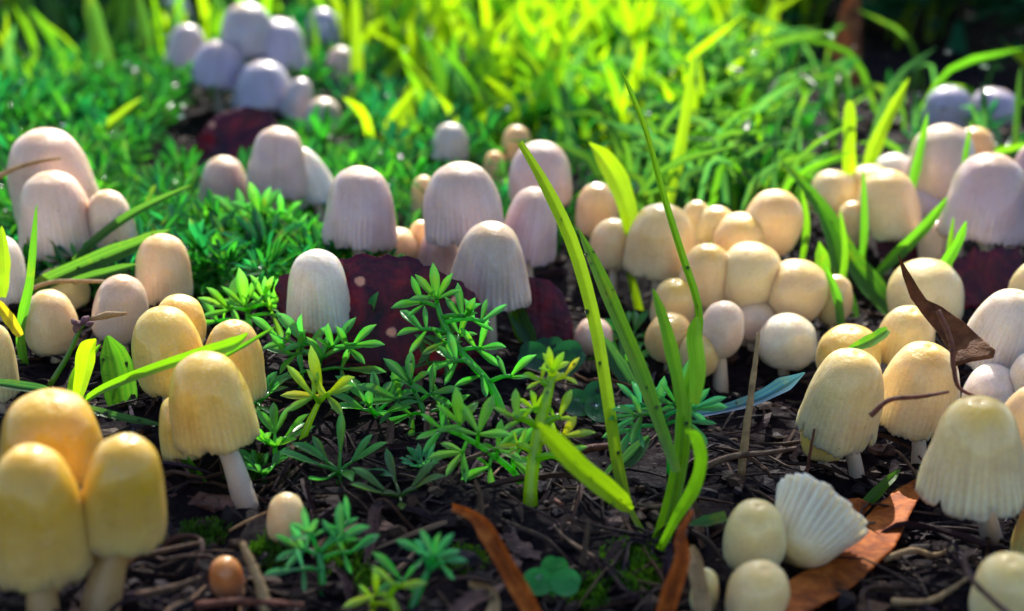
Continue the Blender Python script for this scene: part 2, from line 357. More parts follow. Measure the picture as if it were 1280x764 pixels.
def cap_geom(kind, w_, h_, seg, nring, seed, groove, ragged):
    rs = np.random.RandomState(seed); prof = spline(PROF[kind], nring); ph = rs.rand(6)*6.28
    th = np.linspace(0, 2*math.pi, seg, endpoint=False); ng = seg//4
    split = rs.rand(ng); split = np.repeat(split, 4)[:seg]
    V = []; F = []; tt = []; gv = []; sk = []; strk = np.convolve(np.tile(rs.rand(seg), 3), [.2, .3, .3, .2], 'same')[seg:2*seg]; strk = np.clip((strk-.35)*2.4, 0, 1)
    arc = np.r_[0, np.cumsum(np.hypot(*np.diff(prof, axis=0).T))]; arc /= arc[-1]
    lobes = 1+.030*np.sin(th*2+ph[0])+.022*np.sin(th*3+ph[1])+.012*np.sin(th*5+ph[2])
    gz_ = np.cos(th*ng)                         # +1 on a rib, -1 in a furrow
    dents = .5+.5*np.sin(th*7+ph[3])*np.sin(th*4+ph[4])
    cuts = [(rs.rand()*6.28, rs.uniform(.04, .13), rs.uniform(.03, .07)) for _ in range(rs.randint(1, 4))] if ragged >= 1 else []
    for i in range(nring):
        r, z = prof[i]; u = arc[i]; k = np.clip((u-.30)/.6, 0, 1)
        rr = r*w_*(1+(lobes-1)*min(1, u*1.6)+min(1, u*2)*(.016*np.sin(th*4+u*5+ph[3])+.012*np.sin(th*6-u*9+ph[1])+.010*np.sin(th*2+u*11+ph[4])))*(1+groove*k*.016*gz_)
        zz = z*h_+np.zeros(seg)
        if u > .7:
            e = (u-.7)/.3; zz = zz+h_*e*e*ragged*(.012*gz_+.022*(split-.5)+.045*(dents-.5)); rr = rr*(1+e*e*ragged*.03*(split-.5))
        for ca, cdp, cw in cuts:
            if u > .8: zz = zz+h_*cdp*((u-.8)/.2)*np.exp(-(((th-ca+math.pi) % 6.2832-math.pi)/cw)**2)
        tilt_ = .02*np.sin(th+ph[5])*u*h_
        V.append(np.c_[rr*np.cos(th), rr*np.sin(th), zz+tilt_]); tt.append(np.full(seg, u)); gv.append(np.clip(k*groove*(.5-.5*gz_)**1.5*.9, 0, .9)); sk.append(strk*np.clip((u-.12)/.3, 0, 1)*min(1, groove))
    # rim rolls under and runs up inside to the stem
    last = V[-1]; c = np.array([0, 0, 0])
    for f, dz in ((.93, .012), (.82, .10), (.55, .26), (.16, .36)):
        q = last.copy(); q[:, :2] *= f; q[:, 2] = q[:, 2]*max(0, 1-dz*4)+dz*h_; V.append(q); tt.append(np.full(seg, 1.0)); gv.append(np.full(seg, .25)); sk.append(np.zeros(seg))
    n = len(V)
    for i in range(n-1):
        for k in range(seg): k2 = (k+1) % seg; F.append((i*seg+k, i*seg+k2, (i+1)*seg+k2, (i+1)*seg+k)[::-1])
    F.append(tuple(range((n-1)*seg, n*seg))[::-1])
    return np.vstack(V), F, np.concatenate(tt), np.concatenate(gv), np.concatenate(sk), prof
def gill_geom(w_, h_, n, rrim):
    """radial gill plates hanging inside the cap"""
    V = []; F = []
    for k in range(n):
        a = 2*math.pi*k/n; c, s = math.cos(a), math.sin(a); b = len(V)
        for r, z in ((.10, .33), (.55, .24), (.82, .085), (.86, .04), (.5, .10), (.10, .20)):
            V.append((r*rrim*c, r*rrim*s, z*h_))
        F += [(b, b+1, b+4, b+5), (b+1, b+2, b+3, b+4)]
    return np.array(V), F
_seed = [100]
def mushroom(label, cx, top, bot, wpx, by, kind='thimble', c='crm', tilt=0, bx=None, sr=.075, disc=.55, ragged=1.0, groove=1.0, lean=0, group=None, d=None, lift=0):
    """cap box in photograph pixels, by = pixel row where the stem leaves the soil; tilt leans it right (+) or left (-), lean towards the camera"""
    _seed[0] += 1; sd = _seed[0]; jr = random.Random(sd*31)
    if group in (D, E) and wpx < 90: wpx *= 1.17; tilt += jr.uniform(-7, 9)
    if group == B and top < 160: wpx *= 1.12
    tilt += jr.uniform(-4, 4); lean += jr.uniform(-5, 8)+(9 if group in (D, Fg_) else 0)
    base = gnd(bx if bx is not None else cx, by); dd = d or depth(base); k = dd/FPX
    w_ = wpx*k; elev = .30; open_ = {'egg': .10, 'dome': .13, 'thimble': .17, 'bell': .17, 'skirt': .17}[kind]
    h_ = max((bot-top-open_*wpx)*k/.94, w_*.5)
    cb = at(cx, bot-open_*wpx, dd)             # centre of the margin circle
    tl = math.radians(tilt); R = Matrix.Rotation(tl, 3, 'Y') @ Matrix.Rotation(math.radians(lean), 3, 'X') @ Matrix.Rotation(sd*1.7, 3, 'Z')
    if tilt: cb = cb-Vector((math.sin(tl)*h_*.5, 0, (math.cos(tl)-1)*h_*.5))
    t = thing('mushroom', label, 'mushroom', gz(base, -.05), group)
    big = wpx > 60 and top > 140; seg = 168 if big else 96; nr_ = 30 if big else 20
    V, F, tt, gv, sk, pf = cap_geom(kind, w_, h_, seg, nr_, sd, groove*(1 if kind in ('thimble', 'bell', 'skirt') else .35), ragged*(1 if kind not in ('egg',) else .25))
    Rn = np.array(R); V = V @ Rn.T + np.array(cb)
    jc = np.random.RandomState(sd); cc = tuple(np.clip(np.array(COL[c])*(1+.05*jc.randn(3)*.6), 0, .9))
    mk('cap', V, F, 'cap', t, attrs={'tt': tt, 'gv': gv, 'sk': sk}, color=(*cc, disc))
    if kind in ('thimble', 'bell', 'skirt') and wpx > 55:
        g, gf = gill_geom(w_, h_, 36, pf[-1][0]*w_); mk('gills', g @ Rn.T + np.array(cb), gf, 'gill', t, smooth=False)
    axis = R @ Vector((0, 0, 1)); topst = cb+axis*h_*.42; b0 = Vector((t['_o'].x, t['_o'].y, t['_o'].z-.1))
    mid = b0.lerp(topst, .5)+Vector((jc.randn()*.04*w_, jc.randn()*.04*w_, 0))
    low = cb-axis*h_*.12
    pts = [b0, mid.lerp(low, .25), low.lerp(topst, .3), topst] if (topst-b0).length > h_*.8 else [b0, mid, topst]
    r = sr*w_; sv, sf, st = tube(pts, [r*1.45, r*1.1, r, r*.95], 14, 14, True, .05, 1, sd)
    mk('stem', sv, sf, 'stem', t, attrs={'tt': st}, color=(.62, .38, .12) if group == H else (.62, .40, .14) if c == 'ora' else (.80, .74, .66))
    return t
A = 'mushrooms at the grassy bank'; B = 'out of focus mushrooms in the upper clump'; Cc = 'tall mushrooms behind the maroon leaf'; D = 'mushrooms of the crowded cream clump'; E = 'mushrooms beside the upright grass'; Fg_ = 'yellowish mushrooms above the orange leaf'; H = 'foreground amber mushrooms'
ms = mushroom
# the bank at the left edge
ms('tallest pinkish grey mushroom behind the fluted one at the left edge', 71, 163, 283, 107, 366, 'thimble', 'pin', -6, group=A, disc=.3, lift=0, d=23.6)
ms('pale pinkish fluted mushroom with long white stem, grass blade across it', 73, 219, 330, 96, 372, 'thimble', 'pin', -3, group=A, disc=.35, bx=75)
ms('small pinkish bell mushroom beside two long dark grass blades', 146, 238, 328, 64, 366, 'thimble', 'pin', -6, group=A, disc=.5, bx=136, d=22.6)
ms('pale mushroom half cut by the left edge below the fluted pair', 4, 296, 382, 66, 420, 'thimble', 'wht', 0, group=A, disc=.2)
ms('low straw coloured cap behind the fluted mushroom stem', 80, 334, 388, 62, 398, 'dome', 'crm', 0, group=A, disc=.3, d=21.8)
ms('smooth peach thimble mushroom above the three yellow ones', 207, 295, 382, 74, 412, 'thimble', 'pch', 2, group=A, disc=.55, groove=.6)
ms('small rounded pinkish mushroom with a short grass tip across it', 156, 344, 428, 66, 446, 'dome', 'pin', 8, group=A, disc=.4)
ms('small pale round mushroom behind the pink flower bud', 68, 364, 446, 66, 452, 'egg', 'pch', 0, group=A, disc=.4)
ms('cream mushroom half cut by the left edge beside the curved stalk', 2, 404, 502, 52, 522, 'thimble', 'crm', 3, group=A, disc=.5)
ms('yellow cap peeking between the three yellow mushrooms', 228, 369, 436, 66, 488, 'dome', 'yel', 5, group=A, disc=.5)
ms('pale yellow mushroom behind the long curved grass blade', 211, 386, 492, 87, 524, 'dome', 'yel', -6, group=A, disc=.45)
ms('warm yellow mushroom on the near side of the chamomile leaves', 297, 399, 503, 80, 540, 'thimble', 'yel', 4, group=A, disc=.5, groove=.7)
ms('small yellowish cap tucked under the leaning yellow mushroom', 230, 492, 574, 62, 604, 'thimble', 'yel', -8, group=A, disc=.3, bx=243, d=17.0)
ms('large yellow mushroom leaning on a long curved white stem', 266, 440, 566, 108, 636, 'thimble', 'yel', -5, bx=312, group=A, disc=.7, sr=.105, groove=.7, d=16.4)
# the near amber group at the lower left
ms('amber mushroom at the back of the near trio', 70, 488, 606, 121, 712, 'dome', 'och', 2, group=H, disc=.6, sr=.12)
ms('broad amber mushroom cut by the left edge, frontmost of the trio', 55, 552, 731, 121, 790, 'thimble', 'och', 0, group=H, disc=.6, sr=.13, groove=.4)
ms('amber mushroom of the near trio with its thick stem showing', 161, 540, 690, 106, 775, 'thimble', 'och', 9, bx=118, group=H, disc=.7, sr=.17, groove=.4)
ms('tiny pale egg shaped mushroom button beside teal leaflets', 360, 616, 681, 49, 684, 'egg', 'pch', 2, disc=.2)
ms('tiny rusty orange mushroom button on the dark soil', 285, 692, 747, 43, 746, 'egg', 'ora', 0, disc=.3)
# blurred clump at the top
ms('blurred violet grey cap at the top of the far clump', 311, 7, 74, 62, 140, 'thimble', 'blu', 0, group=B, disc=.5)
ms('blurred violet bell cap crossed by a thin grass blade', 350, 27, 92, 73, 138, 'bell', 'blu', 4, group=B, disc=.2)
ms('blurred bluish cap on the left side of the far clump', 277, 54, 117, 68, 146, 'bell', 'blu', 3, group=B, disc=.3)
ms('blurred bluish cap frontmost in the far clump above the dark red leaf', 331, 80, 144, 72, 164, 'bell', 'blu', 3, group=B, disc=.2)
ms('blurred white mushroom behind the bright upright grass near the far clump', 236, 34, 94, 52, 128, 'bell', 'grey', 4, group=B, disc=.1)
ms('small blurred pale cap standing alone beside a tall bright blade', 427, 61, 108, 36, 132, 'thimble', 'lil', 0, group=B, disc=.3)
ms('small blurred cream cap below and beside the far clump', 405, 125, 178, 46, 186, 'thimble', 'lil', 6, group=B, disc=.4)
ms('narrow blurred pale cap squeezed behind the far clump', 376, 100, 152, 40, 168, 'bell', 'grey', 14, group=B, disc=.1)
ms('blurred white cap at the top edge of the picture', 222, -6, 36, 34, 62, 'thimble', 'wht', 0, group=B, disc=.1)
ms('blurred bluish cap with a bright glint at the top edge', 404, 14, 62, 40, 88, 'thimble', 'blu', 0, group=B, disc=.1)
ms('short greyish mushroom beside the dark red leaf', 283, 198, 274, 64, 296, 'thimble', 'lil', 0, group=B, disc=.5)
ms('tall pale lilac mushroom standing next to a tilted one', 350, 163, 254, 76, 304, 'thimble', 'lil', 2, group=B, disc=.45)
ms('tilted pale bell mushroom with slanting white stem behind the tall lilac one', 384, 186, 264, 62, 300, 'bell', 'wht', -24, bx=410, group=B, disc=.15)
# tall lilac mushrooms behind the maroon leaf
ms('lilac bell mushroom standing behind the maroon leaf, ribbed all round', 451, 213, 318, 91, 386, 'thimble', 'lil', 0, group=Cc, disc=.45)
ms('largest lilac dome mushroom overlapping the smaller caps at the centre', 578, 207, 312, 99, 392, 'thimble', 'lil', -2, group=Cc, disc=.4)
ms('lilac mushroom with flared scalloped skirt and thin bare stem', 614, 278, 386, 105, 446, 'bell', 'lil', 1, bx=612, group=Cc, disc=.45, sr=.07, ragged=1.4)
ms('white thimble mushroom in front of the maroon leaf', 401, 311, 414, 82, 452, 'thimble', 'wht', 0, group=Cc, disc=.15, ragged=1.3)
ms('lilac mushroom just behind the scalloped one beside the long blade', 664, 237, 334, 74, 384, 'thimble', 'lil', 6, group=Cc, disc=.5)
ms('tall egg shaped greyish mushroom behind the long bright blade', 676, 181, 266, 78, 330, 'dome', 'lil', 4, group=Cc, disc=.35)
ms('small lilac cap under the largest lilac dome', 549, 286, 344, 56, 384, 'bell', 'lil', 0, group=Cc, disc=.2, d=22.9)
ms('low cream cap at the foot of the ribbed lilac mushroom', 496, 286, 332, 54, 372, 'dome', 'pch', 0, group=Cc, disc=.3)
ms('flat tan cap pushed against the maroon leaf edge', 416, 293, 330, 56, 362, 'dome', 'tan', 0, group=Cc, disc=.5)
ms('little peach cap between the two lilac domes at the centre', 528, 276, 326, 34, 370, 'dome', 'pch', 0, group=Cc, disc=.4)
ms('blurred grey cap standing in the bright grass', 563, 156, 204, 46, 250, 'thimble', 'grey', 0, group=Cc, disc=.2)
ms('blurred tan cap above the tall egg shaped mushroom', 646, 159, 204, 38, 244, 'dome', 'tan', 0, group=Cc, disc=.3)
ms('tiny blurred orange tan cap beside the tall egg shaped mushroom', 618, 191, 232, 30, 262, 'dome', 'tan', 0, group=Cc, disc=.5)
ms('blurred cream cap behind the largest lilac dome', 531, 221, 270, 36, 300, 'thimble', 'crm', 0, group=Cc, disc=.3)
# the crowded cream clump
ms('cream mushroom beside the broad hooked blade', 745, 228, 292, 47, 338, 'dome', 'pch', 4, group=D, disc=.3)
ms('small cream mushroom under the hooked blade', 765, 273, 336, 47, 376, 'dome', 'pch', 4, group=D, disc=.35)
ms('cream bell mushroom crossed by the long thin blade', 825, 256, 350, 76, 398, 'thimble', 'pch', 3, group=D, disc=.5, groove=.4)
ms('narrow cream cap at the back of the clump, beside the bell', 868, 251, 314, 37, 372, 'dome', 'crm', 0, group=D, disc=.4, groove=.2)
ms('rounded cream cap at the back of the clump, second from the bell', 893, 257, 318, 46, 378, 'dome', 'crm', 3, group=D, disc=.45, groove=.2)
ms('peach cap with yellow top in the middle of the clump', 923, 266, 336, 61, 396, 'dome', 'pch', 8, group=D, disc=.9, groove=.2)
ms('tall egg shaped cream cap, highest of the clump on the grass side', 962, 235, 318, 62, 390, 'egg', 'pch', 10, group=D, disc=.6, groove=.2)
ms('orange tinted cap behind the long thin blade', 880, 304, 380, 56, 432, 'dome', 'pch', 4, group=D, disc=.9, groove=.2)
ms('smooth pale egg cap leaning in the centre of the clump', 935, 303, 381, 70, 436, 'egg', 'crm', 14, group=D, disc=.5, groove=.1)
ms('pale egg cap with one dark speck beside the folded blade', 994, 324, 398, 69, 440, 'egg', 'crm', 18, group=D, disc=.6, groove=.1)
ms('orange topped cap low in the shade under the bell', 841, 346, 410, 50, 436, 'dome', 'pch', 0, group=D, disc=1.0, groove=.2)
ms('small round cap on a slender stem at the front of the clump', 901, 376, 444, 49, 488, 'egg', 'pin', 0, group=D, disc=.2, groove=.1, sr=.13)
ms('tiny pinkish cap squeezed between two round ones', 942, 373, 424, 47, 442, 'egg', 'pin', 0, group=D, disc=.25, groove=.1)
ms('round whitish cap lowest in the clump above the reddish stem', 982, 392, 460, 61, 468, 'egg', 'wht', 10, group=D, disc=.4, groove=.1)
ms('brownish orange cap near the ground behind the folded green blade', 836, 392, 446, 54, 470, 'dome', 'tan', 0, group=D, disc=.8, groove=.2)
ms('pale button hidden behind the long bright blade', 742, 398, 440, 42, 456, 'egg', 'pin', 0, group=D, disc=.2, groove=.1)
ms('small shaded cap at the foot of the crowded clump', 872, 412, 466, 44, 484, 'egg', 'pch', 0, group=D, disc=.5, groove=.1)
# beside the upright grass at the right
ms('cream cap at the grass side of the far group', 1039, 215, 270, 51, 318, 'dome', 'crm', 0, group=E, disc=.5, groove=.2)
ms('cream cap mostly hidden behind the thin dark blade', 1084, 209, 262, 52, 314, 'dome', 'crm', 0, group=E, disc=.4, groove=.2)
ms('cream bell cap beside the dark purple leaf', 1106, 216, 304, 69, 346, 'thimble', 'crm', 0, group=E, disc=.7, groove=.3)
ms('whitish cap between two upright bright blades', 1115, 194, 244, 46, 300, 'dome', 'wht', 0, group=E, disc=.2, groove=.2)
ms('tall lilac mushroom crossed by a dark leaning blade', 1173, 160, 256, 76, 318, 'dome', 'lil', 0, group=E, disc=.4, groove=.3)
ms('blurred peach cap just behind the tall lilac one', 1214, 161, 214, 44, 290, 'dome', 'tan', 0, group=E, disc=.4)
ms('largest lilac cap near the right edge above the torn red leaf', 1228, 196, 312, 104, 372, 'thimble', 'lil', 2, group=E, disc=.45, groove=.4)
ms('bluish white cap under the tall lilac mushroom', 1161, 230, 278, 44, 322, 'dome', 'blu', 0, group=E, disc=.1)
ms('small narrow cream cap beside the green bud shaped blade', 1061, 252, 310, 33, 340, 'dome', 'crm', 0, group=E, disc=.4, groove=.2)
ms('lilac cap cut by the right edge, topmost there', 1279, 184, 256, 34, 310, 'dome', 'lil', 0, group=E, disc=.3)
ms('shaded cap between the purple leaf and the largest lilac one', 1172, 276, 334, 44, 352, 'dome', 'pin', 0, group=E, disc=.3)
ms('cream cap behind the curled brown leaf tip', 1151, 326, 412, 80, 432, 'dome', 'crm', 0, group=E, disc=.6, groove=.3)
ms('small pale cap half hidden by broad green blades', 1040, 342, 404, 38, 428, 'egg', 'crm', 0, group=E, disc=.4)
ms('blurred dark violet cap in the far soil near the right edge', 1241, 113, 158, 52, 176, 'dome', 'blu', 0, group=E, disc=.1)
ms('blurred bluish cap with a white glint in the far soil', 1182, 110, 166, 50, 180, 'dome', 'blu', 0, group=E, disc=.1)
# yellowish mushrooms above the orange leaf
ms('yellow cap behind the paired front mushrooms, grass tip across it', 1059, 407, 474, 79, 520, 'dome', 'yel', 0, group=Fg_, disc=.5, groove=.4)
ms('round topped cream mushroom touching the curled brown leaf', 1129, 379, 454, 73, 512, 'thimble', 'crm', 0, group=Fg_, disc=.6, groove=.6)
ms('cream mushroom with ragged margin, near one of the pair', 1051, 431, 556, 99, 604, 'thimble', 'crm', 4, bx=1076, group=Fg_, disc=.6, ragged=1.5, groove=.7)
ms('speckled cream mushroom with a dark twig lying across it', 1144, 425, 541, 98, 592, 'thimble', 'crm', 2, bx=1150, group=Fg_, disc=.8, ragged=1.2, groove=.6)
ms('small cap tucked under the ragged cream mushroom', 1030, 512, 570, 66, 592, 'dome', 'yel', 0, group=Fg_, disc=.2, groove=.5)
ms('pale ribbed mushroom beside the curled brown leaf', 1249, 357, 466, 88, 524, 'thimble', 'wht', 5, group=Fg_, disc=.4)
ms('pale cap in the gap below the curled brown leaf', 1233, 452, 518, 66, 548, 'dome', 'wht', 0, group=Fg_, disc=.2)
ms('large bell mushroom with wide fluted skirt and yellow top', 1212, 492, 634, 138, 676, 'bell', 'crm', -7, bx=1246, group=Fg_, disc=1.0, ragged=1.2, d=15.6)
ms('ribbed cream mushroom behind the wide fluted bell', 1277, 469, 590, 86, 654, 'thimble', 'crm', 2, group=Fg_, disc=.6)
ms('cap at the right edge above the ribbed cream mushroom', 1285, 438, 492, 52, 560, 'dome', 'wht', 0, group=Fg_, disc=.3)
ms('cap cut by the right edge beside the torn red leaf', 1284, 326, 386, 48, 440, 'dome', 'crm', 0, group=Fg_, disc=.4)
ms('yellow mushroom sliver at the right edge under the wide bell', 1288, 604, 702, 56, 716, 'thimble', 'yel', 0, group=Fg_, disc=.4)
ms('cream mushroom in the lower right corner ringed by a dry strand', 1252, 683, 782, 90, 806, 'dome', 'crm', -6, group=Fg_, disc=.5, groove=.5)
ms('rounded cream mushroom leaning against the overturned cap', 940, 619, 708, 79, 726, 'dome', 'crm', 2, group=Fg_, disc=.6, groove=.3)
ms('small cream mushroom below the overturned cap on the orange leaf', 945, 694, 776, 79, 788, 'dome', 'crm', 2, group=Fg_, disc=.5, groove=.3)
ms('half hidden cream button beside the orange stalk', 878, 700, 766, 36, 772, 'egg', 'crm', 0, group=Fg_, disc=.3)
def tipped_cap():
    """the overturned cap: fluted bell lying on its side, mouth up and to the right"""
    _seed[0] += 1; base = gnd(1010, 728); dd = depth(base)-.1; k = dd/FPX; w_, h_ = 116*k, 88*k
    t = thing('mushroom', 'overturned fluted mushroom cap lying on its side on the orange leaf', 'mushroom', gz(base), Fg_)
    V, F, tt, gv, sk, pf = cap_geom('bell', w_, h_, 128, 30, 77, 5.0, 1.5)
    ax = (RGT*.62+Vector((0, 0, 1))*.55+Vector((0, .62, 0))).normalized()      # from the crown of the cap to its mouth
    q = Vector((0, 0, -1)).rotation_difference(ax).to_matrix(); apex = at(985, 700, dd)
    Rn = np.array(q); V = (V-np.array([0, 0, h_])) @ Rn.T + np.array(apex)
    mk('cap', V, F, 'cap', t, attrs={'tt': tt, 'gv': gv, 'sk': sk}, color=(.87, .78, .54, .5))
    g, gf = gill_geom(w_, h_, 36, pf[-1][0]*w_); mk('gills', (g-np.array([0, 0, h_])) @ Rn.T + np.array(apex), gf, 'gill', t, smooth=False)
tipped_cap()
# ------------------------------------------------------------------ big grass blades, one by one
YG, LG, GG, DG, TL, SKYBL = (.20, .34, .001), (.09, .27, .003), (.030, .18, .008), (.012, .085, .018), (.005, .10, .055), (.010, .12, .46)  # last one: blue sky reflection on a wet blade, put into the colour
DEW = []
def px_path(pts, d0, dd=0.0):
    n = len(pts); return [at(x, y, d0+dd*i/(n-1)) for i, (x, y) in enumerate(pts)]
def blade_mesh(name, pts, wpx, c, parent, d0, dd=0, fold=.26, twist=0, prof=None, mat='blade', face=None, n=26, dew=0):
    seed = int(abs(pts[0][0]*7+pts[0][1]*13)) % 9999
    P = px_path(pts, d0, dd); V, F, vv = ribbon(P, wpx*d0/FPX, n, fold, face, prof, twist, 11, seed)
    rs = random.Random(seed)
    for _ in range(dew):
        i = rs.randrange(3, n-3)*11+rs.randrange(1, 10); DEW.append((Vector(V[i]), rs.uniform(.012, .035)))
    return mk(name, V, F, mat, parent, attrs={'vv': vv}, color=c)
def grass(label, pts, wpx, c, dd=0, d0=None, front=None, name='grass_shoot', cat='grass', group=None, **kw):
    g = gnd(*pts[0]); d = d0 or (depth(gnd(*front))-.75 if front else depth(g))
    o = blade_mesh(name, pts, wpx, c, None, d, dd, **kw); return tag(o, label, cat, group)
# the tuft in the middle
b0 = gnd(818, 688); td = depth(b0); tuft = thing('grass_tuft', 'tall bright green grass tuft growing in the middle of the picture', 'grass tuft', gz(b0))
ST = [(0, 1), (.5, 1), (.8, .8), (1, .1)]
blade_mesh('blade', [(816, 690), (800, 660), (784, 628), (772, 580), (760, 500), (743, 400), (716, 305), (682, 232), (650, 178)], 18, YG, tuft, td, 2.2, prof=[(0, .4), (.2, .45), (.28, .8), (.6, 1), (.85, 1), (1, .5)], twist=.3, dew=5)
blade_mesh('blade', [(790, 638), (762, 615), (728, 588), (696, 556), (671, 529)], 27, YG, tuft, td-.1, -1.6, prof=[(0, .25), (.12, .9), (.5, 1), (.85, .8), (1, .15)], fold=.35, dew=4)
blade_mesh('blade', [(822, 690), (840, 625), (852, 560), (856, 500), (870, 440), (873, 385), (852, 318), (828, 240), (806, 160), (776, 86)], 24, LG, tuft, td, 2.8, prof=[(0, 1), (.3, .85), (.42, .5), (.55, .45), (.8, .38), (.95, .34), (1, .05)], fold=.42, dew=6)
blade_mesh('blade', [(824, 688), (845, 648), (868, 610), (877, 575), (870, 545), (857, 538)], 17, LG, tuft, td-.15, -.9, prof=[(0, .5), (.4, 1), (.8, .9), (1, .2)], twist=.9)
blade_mesh('blade', [(846, 590), (826, 535), (803, 470), (776, 405), (748, 340), (722, 284)], 22, LG, tuft, td+.1, 2.6, prof=[(0, .5), (.3, .9), (.7, 1), (.9, .6), (1, .05)], dew=8)
blade_mesh('blade', [(853, 520), (846, 470), (832, 410), (816, 360)], 18, LG, tuft, td+.2, .8)
blade_mesh('blade', [(868, 505), (872, 460), (868, 420), (871, 395)], 22, LG, tuft, td+.2, .3, twist=.5)
grass('broad bright blade with a hooked tip beside the cream mushrooms', [(800, 392), (786, 330), (788, 282), (776, 236), (756, 200), (736, 178)], 30, YG, -.3, prof=[(0, .35), (.3, .35), (.45, .75), (.65, 1), (.85, .7), (1, .05)])
grass('blurred upright olive blade behind the long thin one', [(822, 302), (842, 225), (856, 150), (868, 62)], 16, YG, .5)
# at the right
grass('tall slanting bright blade beside the far dark soil', [(1078, 255), (1086, 205), (1106, 155), (1137, 97)], 18, YG, .5, front=(1078, 290))
grass('short upright bright blade with rounded tip', [(1063, 275), (1061, 200), (1062, 126)], 17, YG, .3, front=(1063, 302), prof=[(0, .8), (.5, 1), (.93, .9), (1, .3)])
grass('wide glossy green blade folding down over the speckled caps', [(1116, 398), (1092, 362), (1060, 318), (1032, 268), (1000, 226), (975, 200)], 32, GG, 2.0, prof=[(0, .5), (.2, 1), (.5, .75), (.75, .5), (1, .05)], dew=4)
grass('second green blade crossing behind the wide glossy one', [(1070, 402), (1052, 352), (1040, 300), (1022, 256)], 20, GG, 1.2)
grass('short bud shaped green blade beside the speckled egg cap', [(1030, 408), (1026, 366), (1028, 334), (1024, 302)], 20, LG, .2, prof=[(0, .3), (.35, .6), (.6, 1), (.85, .8), (1, .05)])
grass('thin dark blade in front of the cream bell cap', [(1074, 356), (1080, 290), (1079, 210)], 10, GG, -.1, front=(1106, 346))
grass('dark leaning blade across the tall lilac mushroom', [(1130, 268), (1144, 214), (1160, 140)], 12, GG, .0, front=(1173, 318))
grass('green blade reaching up between the purple leaf and the lilac cap', [(1092, 348), (1122, 318), (1158, 282), (1186, 245)], 16, GG, -.2, front=(1130, 356))
grass('curved green blade in front of the torn red leaf', [(1152, 376), (1176, 338), (1196, 306), (1208, 276)], 14, GG, -.3, front=(1180, 404))
grass('small green tip lying over the yellow cap', [(1110, 412), (1088, 426), (1058, 438)], 16, GG, -.6, d0=19.0)
grass('blurred bright blade reaching in from the right edge', [(1290, 182), (1240, 196), (1196, 212)], 16, LG, -.5, d0=27.5)
grass('thin dark blade near the right edge above the lilac cap', [(1268, 190), (1272, 130), (1276, 84)], 9, DG, .5, d0=28)
for lb, pts, wd, c_ in (('teal blade leaning in the shade behind the cream clump', [(975, 250), (940, 190), (908, 130)], 18, TL), ('teal blade crossing the bright grass behind the cream clump', [(905, 262), (952, 230), (985, 190), (1000, 150)], 15, TL),
        ('olive blade fanning out above the cream clump', [(1000, 262), (975, 215), (958, 180)], 20, LG), ('dark green blade arching above the tall egg shaped cap', [(1018, 268), (985, 232), (940, 215)], 13, DG)):
    grass(lb, pts, wd, c_, .6)
for lb, pts, wd, c_, fr in (('slender green blade rising between the cream bell and the purple leaf', [(1048, 372), (1056, 320), (1050, 262)], 9, LG, (1060, 372)), ('thin green blade crossing in front of the small pale cap', [(1052, 420), (1046, 372), (1030, 330)], 12, GG, (1050, 424)),
        ('thin bright blade between the tall egg cap and the grass side cap', [(1002, 330), (1008, 282), (1002, 236)], 9, LG, (1000, 352)), ('fine green blade before the rounded cap at the back of the clump', [(906, 402), (902, 350), (888, 300)], 6, LG, (893, 400)),
        ('thin blade leaning across the largest lilac cap edge', [(1190, 372), (1186, 322), (1192, 270)], 8, LG, (1195, 384)), ('fine blade between the two lilac mushrooms at the right', [(1200, 262), (1204, 214), (1214, 150)], 8, GG, (1200, 330))):
    grass(lb, pts, wd, c_, .1, front=fr)
grass('flat wet blade coloured blue for sky reflection, lying across the soil to the yellow mushrooms', [(868, 520), (905, 512), (945, 500), (980, 482), (1006, 466)], 24, SKYBL, .3, d0=17.9, prof=[(0, .4), (.4, .75), (.75, 1), (1, .1)], face=(0, -.35, .94), dew=4)
grass('short dark green blade lying beside the rounded cream mushroom', [(908, 646), (885, 652), (862, 656)], 18, TL, 0, d0=15.4, face=(0, -.3, .95), prof=[(0, .9), (.6, 1), (1, .3)])
grass('yellow tipped green blade lying above the orange leaf', [(1050, 652), (1082, 630), (1106, 606), (1126, 586)], 15, GG, .5, face=(0, -.4, .9))
# at the left
grass('wide dark glossy blade slanting up past the peach mushroom', [(20, 372), (80, 342), (140, 318), (180, 302), (214, 287)], 23, DG, .6, d0=21.0, dew=6, face=(0, -.9, .45))
grass('long thin dark blade over the small pinkish bell', [(92, 326), (130, 292), (175, 262), (240, 231)], 13, DG, .6, d0=21.6)
grass('dark blade lying under the wide glossy one', [(90, 352), (130, 342), (172, 330)], 14, DG, .2, d0=20.8)
grass('bright blade slanting up behind the tallest pinkish mushroom', [(80, 206), (120, 170), (150, 145), (178, 122)], 14, YG, .5)
grass('upright green blade in front of the fluted mushroom', [(34, 470), (26, 415), (38, 350), (46, 254)], 13, GG, -.3, d0=19.6)
grass('long arching bright blade across the yellow mushrooms', [(96, 508), (130, 486), (190, 462), (250, 443), (292, 430), (310, 417)], 17, LG, -1.2, d0=17.4, prof=[(0, .5), (.4, .8), (.8, 1), (1, .15)])
grass('thin green stalk crossing the warm yellow mushroom', [(270, 452), (305, 432), (345, 408)], 6, GG, -.2, d0=16.6)
grass('short bright blade standing below the flower bud', [(95, 506), (104, 470), (110, 440), (120, 424)], 26, YG, -.2, d0=17.6, prof=[(0, .4), (.4, .9), (.75, 1), (1, .1)])
grass('broad dark leaf blade standing in the shade of the yellow mushrooms', [(158, 532), (152, 490), (146, 455), (134, 420)], 44, GG, .3, d0=18.2, dew=4, prof=[(0, .6), (.4, 1), (.8, .8), (1, .1)])
